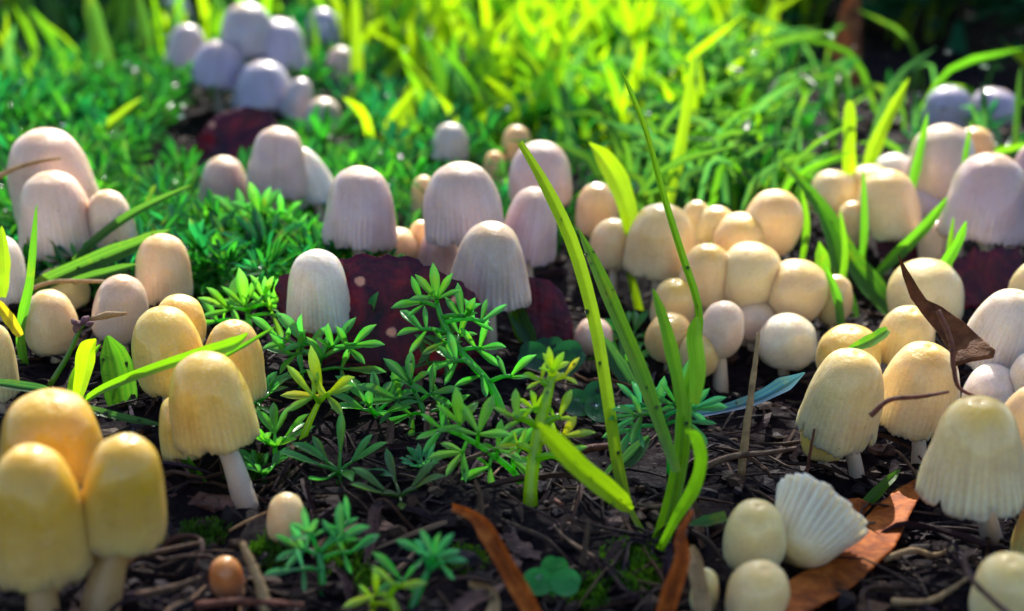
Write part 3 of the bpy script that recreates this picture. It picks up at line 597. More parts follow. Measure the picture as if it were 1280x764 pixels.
grass('olive blade leaning behind the broad dark leaf', [(78, 522), (92, 490), (100, 462), (126, 430)], 18, LG, .3, d0=18.0)
grass('flat bluish green blade from the left edge beside the amber trio', [(-12, 478), (30, 484), (72, 490)], 16, TL, 0, d0=17.0, face=(0, -.5, .85))
grass('small bent grass tip in front of the rounded pinkish mushroom', [(140, 386), (162, 378), (180, 362)], 9, LG, 0, d0=20.0)
grass('yellow withered blade at the left edge', [(26, 420), (10, 396), (-8, 372)], 15, (.45, .30, .01), 0, d0=18.6)
grass('bright green blade at the left edge beside the half cut mushroom', [(4, 372), (6, 330), (2, 282)], 16, YG, 0, d0=19.5)
grass('dark wet blade lying on soil behind the amber trio', [(100, 508), (150, 522), (205, 532)], 13, TL, .2, d0=16.8, face=(0, -.4, .9), dew=6)
grass('dark green blade lying flat near the orange button', [(196, 640), (240, 660), (300, 672)], 24, TL, .2, face=(0, -.45, .9), prof=[(0, 1), (.5, .9), (1, .05)], dew=2)
grass('dark blade lying under the star shaped leaves', [(290, 562), (360, 566), (430, 560), (530, 540)], 13, TL, .5, d0=17.6, face=(0, -.4, .9))
grass('green stalk leaning between the yellow and amber mushrooms', [(262, 612), (232, 575), (205, 545)], 11, GG, .3)
grass('thin teal blade behind the lilac bell mushroom', [(425, 296), (385, 292), (345, 288)], 10, TL, 0, d0=25)
grass('green and teal blade standing beside the bare mushroom stem', [(666, 432), (650, 400), (640, 372)], 24, TL, .2, d0=20.8)
grass('bright green sliver between the bare stem and the teal blade', [(652, 428), (642, 398), (636, 376)], 11, LG, 0, d0=20.9)
grass('dark green blade leaning in the shade behind the tuft', [(800, 500), (775, 460), (752, 420)], 22, TL, .4)
grass('dark shaded blade at the foot of the tuft', [(755, 600), (790, 570), (812, 545)], 22, TL, .4)
# out of focus blades further back
for lb, pts, wd, c_ in (('tall blurred bright blade standing right beside the lone pale cap', [(444, 150), (446, 80), (443, -20)], 16, YG),
        ('blurred bright blade leaning over the far grass', [(466, 122), (495, 85), (531, 38)], 15, YG), ('blurred dark upright blade at the top left', [(138, 140), (128, 70), (108, -20)], 28, DG),
        ('blurred bright upright blade before the white mushroom', [(236, 100), (232, 60), (230, 12)], 16, YG), ('blurred olive blade at the top, left of the white mushroom', [(150, 92), (152, 40), (160, -20)], 18, LG),
        ('blurred wide yellow green blade above the far clump', [(262, 52), (262, 20), (262, -30)], 34, YG), ('blurred yellow green blade in the top left corner', [(52, 90), (38, 40), (30, -20)], 24, GG),
        ('blurred green blade leaning left in the top left corner', [(80, 84), (68, 40), (60, -16)], 22, DG), ('blurred teal blade lying across the left bank', [(-10, 98), (40, 112), (80, 126)], 14, TL),
        ('blurred short blade leaning toward the far clump', [(192, 100), (182, 50), (172, -10)], 22, DG), ('blurred thin blade crossing the violet bell cap', [(346, 82), (356, 55), (366, 26)], 9, GG),
        ('blurred teal blade lying behind the dark red leaf', [(140, 168), (190, 178), (232, 180)], 13, TL),
        ('dark blade reaching up at the left edge beside the dry twig', [(-8, 196), (4, 180), (18, 160)], 12, DG)):
    grass(lb, pts, wd, c_, .8)
grass('blurred dry brown stalk standing in the far grass', [(1060, 112), (1058, 60), (1068, -14)], 36, (.36, .15, .02), 1.0, name='dry_stalk', cat='stalk', mat='brown')

# ------------------------------------------------------------------ feathery leafed plants
def leafcol(c):
    f = rnd.uniform(.7, 1.25); return (c[0]*f*rnd.uniform(.6, 1.4), c[1]*f, c[2]*f*rnd.uniform(.6, 1.6))
def fan(t, stem_pt, tip, ang, size, n, d, c, spread=150, thick=.035):
    """one frond: a petiole (part) that carries a fan of leaflets (sub-parts)"""
    base = Vector(stem_pt); end = Vector(tip); mid = base.lerp(end, .55)+Vector((0, 0, .08*(end-base).length))
    L = max((end-base).length, .05)
    V, F, tt = tube([base, mid, end], [thick*1.1, thick, thick*.8], 6, 7, True, 0, .8)
    f = mk('frond', V, F, 'leaf', t, attrs={'vv': tt*0+.3}, color=c); fp = under(t, f)
    a0 = math.radians(ang); tiltv = rnd.uniform(-.5, .5); back = Vector((0, 1, 0))
    for i in range(n):
        q = (i/(n-1)-.5) if n > 1 else 0
        a = a0+math.radians(spread)*q+rnd.uniform(-.12, .12)
        dirv = RGT*math.cos(a)+UPV*math.sin(a)+back*(rnd.uniform(-.55, .55)+tiltv*math.cos(a)-.25)
        s = 1.35*size*d/FPX*(1-.25*abs(q)*2)*rnd.uniform(.85, 1.15)
        zh = Vector((rnd.uniform(-.3, .3), -.55, .8)); cl = leafcol(c)
        org = end.lerp(base, min(.5, abs(q)*.5)*(1 if L > .2 else .2))
        place(LEAF[rnd.randrange(5)], 'leaflet', orient(dirv, zh, s, org), fp, cl)
        if rnd.random() < .35: DEW.append((org+dirv.normalized()*s*rnd.uniform(.5, .95)+Vector((0, -.01, .02)), rnd.uniform(.008, .02)))
def sprig(label, stem, clusters, c, thick=.05, d0=None, dd=0.0, group='feathery leafed plants', name='feathery_plant'):
    g = gnd(*stem[0]); d = d0 or depth(g); base = gz(g) if d0 is None else at(stem[0][0], stem[0][1], d)
    t = thing(name, label, 'plant', base, group)
    P = px_path(stem, d, dd); sp = spline(P, 20) if len(P) > 2 else np.array([list(Vector(P[0]).lerp(P[1], i/19)) for i in range(20)])
    first = sp[0].copy(); first[2] -= .12
    V, F, tt = tube([first, sp[4], sp[10], sp[15], sp[19]], [thick*1.25, thick, thick*.9, thick*.75, thick*.6], 8, 16, True, .06)
    mk('stem', V, F, 'leaf', t, attrs={'vv': tt*0+.4}, color=c)
    for u, x, y, ang, size, n in clusters:
        dj = d+dd*u+rnd.uniform(-.35, .2); fan(t, sp[min(19, int(u*19))], at(x, y, dj), ang, size, n, dj, leafcol(c), rnd.uniform(110, 170), thick*.6)
    return t
def star(label, x, y, r, n, c, lift=.35, thick=.03, d0=None, per=(2, 3), group='feathery leafed plants', name='feathery_plant'):
    g = gnd(x, y+r*.35); d = d0 or depth(g); t = thing(name, label, 'plant', gz(g), group); ctr = at(x, y+r*.12, d)
    V, F, tt = tube([gz(g, -.1), Vector(g).lerp(ctr, .5), ctr], [thick*1.4, thick*1.2, thick], 7, 8); mk('stem', V, F, 'leaf', t, attrs={'vv': tt*0+.4}, color=c)
    R = r*d/FPX; ph = rnd.random()
    for i in range(n):
        az = 2*math.pi*(i+ph+rnd.uniform(-.25, .25))/n; el = rnd.uniform(.15, .75)
        dv = Vector((math.cos(az)*math.cos(el), math.sin(az)*math.cos(el), math.sin(el))); end = ctr+dv*R*rnd.uniform(.35, .5)
        V, F, tt = tube([ctr, ctr.lerp(end, .5)+Vector((0, 0, .02)), end], [thick, thick*.8, thick*.6], 6, 6); cl = leafcol(c)
        f = mk('frond', V, F, 'leaf', t, attrs={'vv': tt*0+.3}, color=cl); fp = under(t, f); k = rnd.randint(*per)
        for j in range(k):
            q = (j-(k-1)/2)*.62; side = dv.cross(Vector((0, 0, 1))).normalized(); dj = dv*math.cos(q)+side*math.sin(q)+Vector((0, 0, rnd.uniform(-.15, .3)))
            s = R*rnd.uniform(.72, .95)*(1-.15*abs(q)); place(LEAF[rnd.randrange(5)], 'leaflet', orient(dj, Vector((0, -.25, 1)), s, end.lerp(ctr, .12*abs(j-(k-1)/2))), fp, leafcol(c))
            if rnd.random() < .3: DEW.append((end+dj.normalized()*s*.8+Vector((0, 0, .02)), rnd.uniform(.008, .022)))
    return t
C1, C2, C3, C4, C5 = (.030, .34, .035), (.34, .50, .008), (.010, .31, .11), (.018, .24, .035), (.08, .42, .03)
sprig('feathery green plant rising in front of the maroon leaf', [(634, 528), (612, 480), (578, 442), (556, 408), (546, 378)],
      [(1, 546, 374, 95, 32, 5), (.95, 526, 378, 140, 30, 4), (.85, 582, 396, 70, 32, 5), (.8, 606, 402, 45, 28, 4), (.7, 524, 412, 170, 34, 4), (.62, 556, 428, 205, 32, 3), (.55, 602, 436, 40, 32, 4), (.45, 566, 452, 175, 36, 4), (.35, 602, 470, 210, 30, 3), (.3, 640, 470, 60, 30, 3), (.6, 575, 418, 100, 28, 4)], C1, .055)
sprig('shaded feathery plant low behind the central one', [(540, 540), (528, 510), (518, 490)], [(1, 512, 478, 110, 38, 4), (.8, 494, 500, 165, 40, 4), (.7, 540, 492, 50, 36, 4), (.4, 510, 520, 200, 34, 3), (.4, 556, 512, 30, 32, 3)], C4, .045)
sprig('yellow green feathery plant with thick pale stalk at the centre', [(663, 640), (664, 598), (671, 550), (682, 505), (690, 468)],
      [(1, 690, 464, 92, 26, 5), (.97, 706, 470, 50, 24, 3), (.92, 676, 476, 140, 24, 3), (.72, 668, 512, 118, 30, 4), (.6, 644, 522, 125, 28, 4), (.62, 700, 520, 62, 26, 3), (.5, 706, 545, 40, 32, 4), (.4, 698, 570, 20, 30, 3), (.45, 646, 556, 140, 28, 4)], C2, .085)
sprig('low green frond spreading sideways from the yellow green plant', [(655, 606), (640, 588), (612, 566), (584, 548), (560, 538)],
      [(1, 552, 536, 165, 36, 4), (.85, 574, 528, 118, 38, 4), (.65, 598, 540, 92, 40, 4), (.45, 622, 560, 62, 36, 4), (.75, 578, 566, 215, 34, 4), (.5, 612, 584, 210, 34, 3), (.25, 640, 572, 30, 38, 4)], C5, .04, dd=-.4)
sprig('bright forked sprout with smooth upright leaflets', [(374, 566), (384, 534), (400, 500)], [(1, 402, 496, 100, 44, 3), (.95, 412, 492, 45, 40, 3), (.95, 390, 494, 140, 34, 3)], C2, .05)
star('star of green leaflets in the middle of the bare soil', 470, 512, 54, 7, C1, per=(2, 3))
star('yellow green star of leaflets at the foot of the forked sprout', 344, 552, 52, 7, C5, per=(1, 3))
star('flat dark green rosette below the forked sprout', 424, 584, 60, 7, C4, per=(1, 2))
star('small reddish green rosette lying on the twigs', 500, 615, 58, 6, (.04, .10, .015), per=(1, 1))
sprig('teal leafed plant beside the tiny pale button', [(404, 742), (402, 712), (398, 690)], [(.9, 376, 686, 140, 30, 5), (1, 386, 664, 100, 28, 5), (1, 430, 672, 70, 34, 4), (.8, 440, 690, 20, 28, 3), (.5, 372, 712, 200, 28, 3), (.9, 436, 652, 95, 26, 3)], C3, .045)
sprig('teal sprig at the bottom edge, leaning right', [(512, 772), (522, 742), (538, 708)], [(1, 544, 694, 85, 30, 5), (.95, 530, 690, 130, 28, 4), (.9, 556, 702, 25, 26, 3), (.5, 498, 722, 120, 34, 3)], C3, .05)
sprig('yellow green seedling at the bottom edge, left of the teal sprig', [(500, 785), (492, 756), (480, 742)], [(1, 470, 744, 150, 46, 2), (.8, 500, 730, 80, 40, 2), (.5, 462, 756, 190, 40, 2)], C2, .05)
sprig('bright leafy plant behind the warm yellow mushroom', [(312, 432), (312, 408), (308, 388)], [(1, 306, 382, 95, 36, 5), (1, 284, 386, 140, 36, 4), (1, 340, 380, 60, 36, 5), (.8, 352, 396, 15, 36, 4), (.6, 268, 402, 155, 32, 4), (.5, 296, 410, 190, 30, 3), (.9, 330, 370, 85, 30, 4)], C5, .045)
sprig('dark leafy plant hugging the white thimble mushroom', [(398, 492), (398, 462), (404, 440)], [(1, 380, 428, 110, 38, 4), (1, 418, 432, 70, 36, 4), (.9, 360, 444, 150, 36, 4), (.8, 446, 430, 35, 36, 4), (.5, 372, 468, 185, 34, 3), (.5, 436, 462, -5, 34, 3), (.7, 345, 420, 140, 30, 3), (.7, 404, 446, 95, 30, 4)], C1, .04)
sprig('teal leaflets in the shadow of the maroon leaf', [(462, 452), (456, 430), (452, 412)], [(1, 462, 402, 70, 36, 3), (.8, 476, 414, 20, 36, 3), (.7, 446, 424, 215, 30, 3), (.5, 478, 438, -15, 34, 3)], C3, .035)
sprig('blurred leafy plant between the short grey mushroom and the lilac bell', [(325, 344), (326, 312), (326, 290)], [(1, 326, 270, 92, 36, 6), (1, 300, 276, 135, 36, 5), (1, 356, 274, 50, 36, 5), (.7, 280, 296, 165, 36, 5), (.7, 372, 296, 10, 36, 5), (.4, 300, 314, 185, 32, 4), (.4, 352, 314, 0, 32, 4), (.9, 318, 290, 110, 30, 4)], C4, .06)
sprig('blue green star leafed plant growing out of the grass tuft', [(838, 594), (836, 552), (828, 522)], [(1, 792, 520, 175, 36, 5), (1, 798, 504, 125, 34, 4), (.9, 846, 500, 85, 38, 5), (1, 868, 510, 25, 36, 5), (.85, 862, 526, -25, 34, 4), (.8, 786, 538, 215, 32, 4), (.9, 820, 510, 100, 32, 4)], C3, .045, dd=-.3)
sprig('green plant behind the lone rosette under the dark blade', [(560, 478), (556, 456), (548, 440)], [(1, 540, 432, 140, 30, 3), (1, 560, 430, 80, 30, 3), (.6, 530, 456, 190, 30, 3)], C4, .04)
for i, (lb, x, y, r, c_) in enumerate((('dark rosette between the yellow mushrooms and the twigs', 322, 500, 42, C4), ('tiny teal rosette left of the thick pale stalk', 528, 582, 26, C3), ('small rosette beside the curved white stem', 330, 590, 34, C4),
        ('little green rosette under the blurred leafy plant', 270, 352, 40, C1), ('green rosette on the bank behind the peach mushroom', 246, 300, 44, C1), ('blurred rosette above the peach mushroom', 212, 268, 46, C4),
        ('blurred green rosette under the short grey mushroom', 290, 268, 44, C1), ('shaded rosette below the peach mushroom', 262, 368, 36, C4), ('low rosette at the foot of the broad cream bell', 790, 420, 44, C1), ('mossy rosette below the brownish orange cap', 776, 452, 38, C4))):
    star(lb, x, y, r, 7, c_, per=(2, 3))
# clover
def disc_leaf(name, t, ctr, r, nrm, axis, c, notch=.18):
    V = [list(ctr)]; n = 22; nrm = Vector(nrm).normalized(); ax = Vector(axis); ax = (ax-nrm*ax.dot(nrm)).normalized(); ay = nrm.cross(ax); rings = 4; F = []
    for k in range(1, rings+1):
        for i in range(n):
            a = 2*math.pi*i/n; rr = r*k/rings*(1-notch*math.exp(-(a if a < math.pi else a-2*math.pi)**2/.12))
            V.append(list(ctr+ax*math.cos(a)*rr+ay*math.sin(a)*rr*.92+nrm*(.16*r*(k/rings)**2*abs(math.sin(a))+.03*r*math.sin(3*a+k))))
    for i in range(n): F.append((0, 1+i, 1+(i+1) % n))
    for k in range(rings-1):
        for i in range(n): F.append((1+k*n+i, 1+(k+1)*n+i, 1+(k+1)*n+(i+1) % n, 1+k*n+(i+1) % n))
    return mk(name, V, F, 'clover', t, color=c)
def clover(label, x, y, r, leaves, c, by, dew=6, cat='clover'):
    g = gnd(x, by); d = depth(g); t = thing('clover', label, cat, gz(g)); ctr = at(x, y, d); R = r*d/FPX
    V, F, tt = tube([gz(g, -.1), Vector(g).lerp(ctr, .6), ctr-Vector((0, 0, .02))], [.03, .025, .02], 7, 8); mk('stem', V, F, 'leaf', t, attrs={'vv': tt*0+.3}, color=c)
    for az in leaves:
        a = math.radians(az); dv = Vector((math.cos(a), math.sin(a), .15)); nrm = Vector((-.25*math.cos(a), -.85-.2*math.sin(a), 1)); cl = leafcol(c)
        disc_leaf('leaflet', t, ctr+dv*R*.95, R*.95, nrm, dv, cl)
        for _ in range(dew//3): DEW.append((ctr+dv*R*rnd.uniform(.6, 1.3)+Vector((rnd.uniform(-.1, .1), 0, .06)), rnd.uniform(.012, .035)))
clover('three leafed clover with water drops beside the rusty dry leaf', 690, 726, 21, (80, 205, 330), (.025, .30, .05), 752)
clover('dewy round leaves in the shade behind the yellow green plant', 690, 452, 24, (20, 95, 170, 300), (.010, .13, .03), 476, 14)
clover('dewy round leaf pair beside the long bright blade', 742, 506, 22, (70, 190, 290), (.010, .13, .045), 536, 14)
# ------------------------------------------------------------------ fallen leaves: curved sheets with thickness
def leaf_sheet(name, label, cat, outline, p0, nrm, mat, curl=0.0, wav=.05, th=.025, serr=0, seramp=0.0, seed=0, bow=0.0, drape=None):
    """outline in photograph pixels, cast onto the leaf's own plane (through p0, facing nrm), then curled and thickened"""
    nrm = Vector(nrm).normalized(); pts = []
    for x, y in outline:
        r = ray(x, y); k = (Vector(p0)-CAM).dot(nrm)/r.dot(nrm); pts.append(CAM+r*k if drape is None else gnd(x, y, drape))
    pts.append(pts[0]); N = 150; seglen = np.r_[0, np.cumsum([(pts[i+1]-pts[i]).length for i in range(len(pts)-1)])]
    u = np.linspace(0, seglen[-1], N, endpoint=False); P = np.array([[np.interp(q, seglen, [p[k] for p in pts]) for k in range(3)] for q in u])
    c = P.mean(axis=0); rs = np.random.RandomState(seed); n_ = np.array(nrm)
    if serr:
        s = 1-seramp*np.abs(((np.arange(N)*serr/N) % 1)-.5)*2*(.6+.8*rs.rand(N)); P = c+(P-c)*s[:, None]
    ex = np.array(Vector((1, 0, 0))-nrm*nrm.x); ex /= np.linalg.norm(ex); ey = np.cross(n_, ex); ext = np.abs((P-c)@ex).max()+1e-6
    R = 10; top = [c.copy()]
    for k in range(1, R+1): top += list(c+(P-c)*(k/R))
    top = np.array(top); a = ((top-c)@ex)/ext; b = ((top-c)@ey)/ext
    off = curl*ext*a*a+bow*ext*b*b+wav*ext*(np.sin(a*5+b*3+seed)+.6*np.sin(b*9-a*4+seed*2)+.35*np.sin(a*17+b*13)*np.sin(b*11-a*9))
    if drape is not None: top[:, 2] = G(top[:, 0], top[:, 1])+drape
    top = top+off[:, None]*n_; bot = top-n_*th; V = np.vstack([top, bot]); m = len(top); F = []
    for i in range(N): j = (i+1) % N; F.append((0, 1+i, 1+j)); F.append((m, m+1+j, m+1+i))
    for k in range(R-1):
        for i in range(N):
            j = (i+1) % N; q = (1+k*N+i, 1+(k+1)*N+i, 1+(k+1)*N+j, 1+k*N+j); F.append(q); F.append(tuple(m+z for z in q[::-1]))
    for i in range(N): j = (i+1) % N; F.append((1+(R-1)*N+i, m+1+(R-1)*N+i, m+1+(R-1)*N+j, 1+(R-1)*N+j))
    return tag(mk(name, V, F, mat), label, cat)
UPR = (0.0, -.93, .36)
leaf_sheet('fallen_leaf', 'large maroon leaf with scalloped edge and pale spots behind the feathery plant', 'leaf',
    [(338, 352), (352, 340), (380, 338), (412, 326), (440, 320), (452, 314), (468, 320), (482, 316), (500, 320), (515, 318), (530, 330), (545, 332), (560, 345), (580, 352), (600, 372), (612, 400), (606, 440), (580, 462), (540, 474), (490, 472), (440, 470), (400, 460), (365, 430), (342, 390)],
    gnd(500, 466, .1), UPR, 'maroon', -.12, .020, serr=34, seramp=.035, seed=3)
leaf_sheet('fallen_leaf', 'maroon leaf end showing between the bare stem and the long blade', 'leaf', [(640, 360), (660, 346), (686, 350), (704, 366), (716, 400), (718, 432), (690, 446), (655, 440), (640, 410)], gnd(680, 444, .1), UPR, 'maroon', -.1, .03, seed=5)
leaf_sheet('fallen_leaf', 'blurred dark red leaf standing under the far clump', 'leaf', [(214, 218), (226, 190), (250, 168), (275, 142), (305, 132), (335, 138), (345, 158), (330, 180), (318, 205), (280, 226), (240, 232)], gnd(280, 226, .25), (-.2, -.85, .45), 'maroon', -.15, .05, seed=8)
leaf_sheet('fallen_leaf', 'torn dark red leaf with jagged top and pale holes near the right edge', 'leaf', [(1184, 326), (1192, 318), (1204, 322), (1216, 308), (1232, 314), (1250, 306), (1268, 310), (1276, 304), (1284, 330), (1272, 352), (1240, 382), (1206, 388), (1190, 372), (1182, 350)], gnd(1228, 390, .1), (-.1, -.9, .42), 'maroon', -.1, .03, serr=24, seramp=.10, seed=12)
leaf_sheet('fallen_leaf', 'dark purple leaf between the cream bell cap and the shaded cap', 'leaf', [(1094, 292), (1106, 276), (1130, 268), (1148, 276), (1156, 300), (1172, 318), (1168, 334), (1130, 330), (1100, 322)], gnd(1130, 346, .1), UPR, 'maroon', -.1, .04, seed=15)
leaf_sheet('fallen_leaf', 'curled brown leaf with a pointed tip propped against the ribbed mushroom', 'leaf', [(1122, 327), (1130, 340), (1140, 362), (1158, 376), (1178, 384), (1204, 402), (1226, 424), (1243, 442), (1240, 452), (1214, 456), (1192, 462), (1186, 440), (1172, 416), (1152, 392), (1138, 374), (1128, 350)],
    at(1190, 450, 17.3), (-.25, -.8, .55), 'brown', .18, .03, seed=21, bow=.3)
leaf_sheet('fallen_leaf', 'long orange brown leaf lying under the overturned cap', 'leaf', [(1152, 602), (1150, 626), (1138, 648), (1116, 688), (1086, 716), (1050, 742), (1014, 770), (960, 800), (960, 760), (1000, 720), (1040, 690), (1066, 662), (1092, 636), (1124, 612)],
    gnd(1070, 690, .22), (-.12, -.30, .95), 'orange', .10, .02, serr=40, seramp=.03, seed=27, drape=.2)
leaf_sheet('fallen_leaf', 'small rust red leaf end behind the overturned cap', 'leaf', [(1036, 640), (1050, 626), (1074, 622), (1090, 632), (1076, 648), (1052, 654)], gnd(1062, 650, .12), (.1, -.4, .9), 'orange', .1, .04, seed=31)
leaf_sheet('fallen_leaf', 'small brown lobed leaf scrap under the twigs in the centre', 'leaf', [(628, 668), (644, 664), (650, 676), (664, 678), (668, 688), (678, 690), (676, 702), (654, 698), (634, 686)], gnd(655, 690, .1), (0, -.5, .85), 'bark', .1, .04, serr=16, seramp=.1, seed=33)
# dry strips, stalks, twigs
def strip(name, label, cat, pts, wpx, mat, dd=0, d0=None, prof=None, twist=0, face=(0, -.8, .6), fold=.35, c=None):
    d = d0 or depth(gnd(*pts[0])); P = px_path(pts, d, dd); V, F, vv = ribbon(P, wpx*d/FPX, 26, fold, face, prof or [(0, .9), (.5, 1), (.9, .7), (1, .3)], twist, 7, 3)
    F2 = F+[tuple(i+len(V) for i in f[::-1]) for f in F]; V2 = np.vstack([V, V-np.array([0, -.012, .022])])
    return tag(mk(name, V2, F2, mat, attrs={'vv': np.r_[vv, vv]}), label, cat)
def twig(name, label, cat, pts, wpx, mat, dd=0, d0=None, taper=.5, jit=.25):
    d = d0 or depth(gnd(*pts[0], .14)); P = px_path(pts, d, dd); r = wpx*d/FPX/2
    V, F, tt = tube(P, [r, r*.95, r*(.5+taper/2), r*taper], 8, 20, True, jit, 1, abs(int(pts[0][0]))); return tag(mk(name, V, F, mat), label, cat)
strip('dry_leaf', 'rusty orange curled dry leaf strip standing at the bottom centre', 'leaf', [(682, 800), (662, 758), (638, 715), (614, 672), (594, 646), (566, 633)], 24, 'orange', 1.3, 13.4, [(0, .8), (.35, 1), (.65, .95), (.8, .6), (1, .35)], .5, fold=.5)
strip('dry_leaf', 'orange brown dry stalk curling up at the bottom edge', 'leaf', [(822, 800), (838, 745), (854, 700), (852, 668), (866, 638)], 24, 'orange', 1.0, 13.5, [(0, 1), (.5, .9), (.75, .55), (1, .25)], .7, fold=.6)
strip('dry_leaf', 'pale tan dry leaf scrap behind the orange stalk', 'leaf', [(884, 790), (876, 740), (868, 700), (862, 684)], 22, 'straw', .8, 13.8, twist=.6)
strip('dry_leaf', 'tangled tan dry leaf shreds at the bottom edge', 'leaf', [(556, 778), (590, 750), (615, 742), (632, 730)], 20, 'bark', .6, 13.5, twist=1.2)
strip('dry_leaf', 'second tan shred crossing at the bottom edge', 'leaf', [(600, 790), (618, 760), (612, 738), (586, 728)], 16, 'straw', .6, 13.5, twist=1.0)
T = [('red_twig', 'straight reddish twig lying on the soil under the grass tuft', [(692, 626), (740, 654), (790, 678), (836, 704)], 9, 'redtwig', 0, None),
 ('dry_stalk', 'upright reddish straw stalk below the whitish cap', [(926, 596), (934, 530), (942, 470), (948, 416)], 10, 'straw', .2, None),
 ('dry_stalk', 'frayed grey straw stalk beside the orange button', [(334, 765), (322, 722), (302, 678)], 15, 'straw', .2, None),
 ('root_strand', 'pale curly root strand beyond the orange leaf', [(1104, 700), (1140, 688), (1168, 694), (1192, 684)], 8, 'straw', .1, None),
 ('root_strand', 'bluish root strand curving toward the corner mushroom', [(1115, 752), (1160, 752), (1190, 736), (1210, 722)], 9, 'straw', .1, None),
 ('root_strand', 'dry strand looped around the corner mushroom', [(1270, 775), (1238, 748), (1212, 720), (1206, 696), (1222, 690)], 8, 'bark', -.1, 13.3),
 ('twig', 'dark twig lying across the speckled cream mushroom', [(1088, 520), (1112, 500), (1150, 496), (1186, 490)], 7, 'redtwig', 0, 16.2),
 ('twig', 'thin curved twig hanging from the curled brown leaf', [(1172, 388), (1188, 424), (1192, 460), (1200, 486), (1232, 500)], 7, 'redtwig', -.3, 16.9),
 ('dry_twig', 'dry brown twig poking in from the left edge', [(-14, 228), (20, 210), (48, 202), (76, 198)], 7, 'straw', 0, 22.4),
 ('straw', 'bent straw lying behind the pinkish mushrooms', [(36, 362), (70, 352), (120, 352), (134, 352)], 6, 'straw', 0, 20.6),
 ('straw', 'thin white straw pointing at the tiny pale button', [(286, 664), (312, 650), (338, 638)], 4, 'straw', .1, None),
 ('dark_stalk', 'thin dark stalk standing below the ragged cream mushroom', [(1006, 604), (1012, 570), (1018, 536)], 5, 'redtwig', 0, None),
 ('pine_needle', 'long brown needle crossing the bare soil in the centre', [(496, 584), (540, 602), (582, 618)], 4, 'straw', 0, None),
 ('pine_needle', 'second brown needle beside the long one in the centre', [(490, 592), (530, 604), (574, 622)], 4, 'twig', 0, None),
 ('twig', 'grey twig lying under the low green frond', [(548, 590), (590, 572), (624, 560)], 8, 'twig', 0, None),
 ('twig', 'crooked olive twig left of the rusty dry leaf', [(468, 636), (486, 660), (510, 676)], 8, 'twig', 0, None),
 ('twig', 'brown stalk running behind the yellow green plant', [(692, 572), (740, 560), (800, 556)], 12, 'redtwig', .1, None),
 ('twig', 'short pale twig standing behind the rusty strip', [(602, 650), (600, 620), (594, 600)], 8, 'twig', 0, None),
 ('twig', 'grey splinter standing beside the red twig', [(728, 706), (732, 680), (736, 650)], 9, 'twig', 0, None),
 ('twig', 'dark curved twig near the amber trio', [(160, 700), (200, 690), (250, 678)], 9, 'twig', 0, None),
 ('twig', 'grey twig lying below the orange button', [(170, 745), (215, 735), (250, 722)], 10, 'twig', 0, None),
 ('twig', 'pale splinter standing near the amber stem', [(148, 712), (164, 696), (182, 684)], 12, 'straw', .1, None),
 ('twig', 'reddish stick lying along the bottom edge', [(245, 758), (300, 752), (380, 756)], 12, 'redtwig', 0, None),
 ('twig', 'brown twig under the chamomile leaves beside the yellow mushroom', [(330, 530), (362, 510), (388, 492)], 9, 'bark', 0, None),
 ('twig', 'fine forked root in the shade of the large bell', [(1150, 600), (1128, 570), (1118, 562)], 5, 'twig', 0, None),
 ('twig', 'dark fork of twig in the soil under the cream clump', [(870, 590), (910, 572), (962, 566), (996, 560)], 9, 'twig', 0, None)]
for nm, lb, pts, wd, mt, dd, d0 in T: twig(nm, lb, nm.replace('_', ' ') if nm != 'red_twig' else 'twig', pts, wd, mt, dd, d0)
def chip(label, x, y, rpx, mat, name='bark_chip', cat='bark chip', flat=.5, seed=0, sx=1.0):
    g = gnd(x, y+rpx*.4); k = depth(g)/FPX; rs = np.random.RandomState(seed); V = []; F = []; n, m = 14, 9
    for i in range(m):
        a = math.pi*i/(m-1)
        for j in range(n):
            b = 2*math.pi*j/n; f = 1+.22*math.sin(2*b+seed)+.15*math.sin(3*b+seed*2+a*2)+.06*rs.randn()
            e = lambda v: math.copysign(abs(v)**.6, v)
            V.append((g.x+rpx*k*f*sx*e(math.sin(a))*math.cos(b), g.y+rpx*k*f*e(math.sin(a))*math.sin(b), g.z+rpx*k*flat*(e(math.cos(a))*f+.45)))
    for i in range(m-1):
        for j in range(n): F.append((i*n+j, (i+1)*n+j, (i+1)*n+(j+1) % n, i*n+(j+1) % n))
    return tag(mk(name, V, F, mat, smooth=False), label, cat)
for a in (('pinkish brown bark chip beside the curved white stem', 258, 627, 16, 'bark', .6, 3, 1), ('pale pinkish chip beside the red twig', 770, 650, 17, 'bark', .6, 5, 1.2), ('flat brown chip below the thick pale stalk', 700, 655, 20, 'bark', .3, 7, 1.4),
          ('long flat bark strip behind the pinkish chip', 240, 618, 22, 'bark', .2, 9, 2.4), ('dark bark scrap left of the rusty strip', 590, 705, 16, 'bark', .5, 11, 1.5), ('brown chip at the foot of the maroon leaf', 505, 478, 18, 'bark', .4, 13, 1.3),
          ('small brown chip in the dark soil at the bottom right', 1100, 560, 12, 'bark', .5, 15, 1.2), ('reddish chip left of the pinkish chip at the centre', 640, 700, 13, 'bark', .4, 17, 1.2), ('flat grey brown chip near the lone rosette', 455, 655, 20, 'bark', .25, 19, 1.8)):
    chip(a[0], a[1], a[2], a[3], a[4], flat=a[5], seed=a[6], sx=a[7])
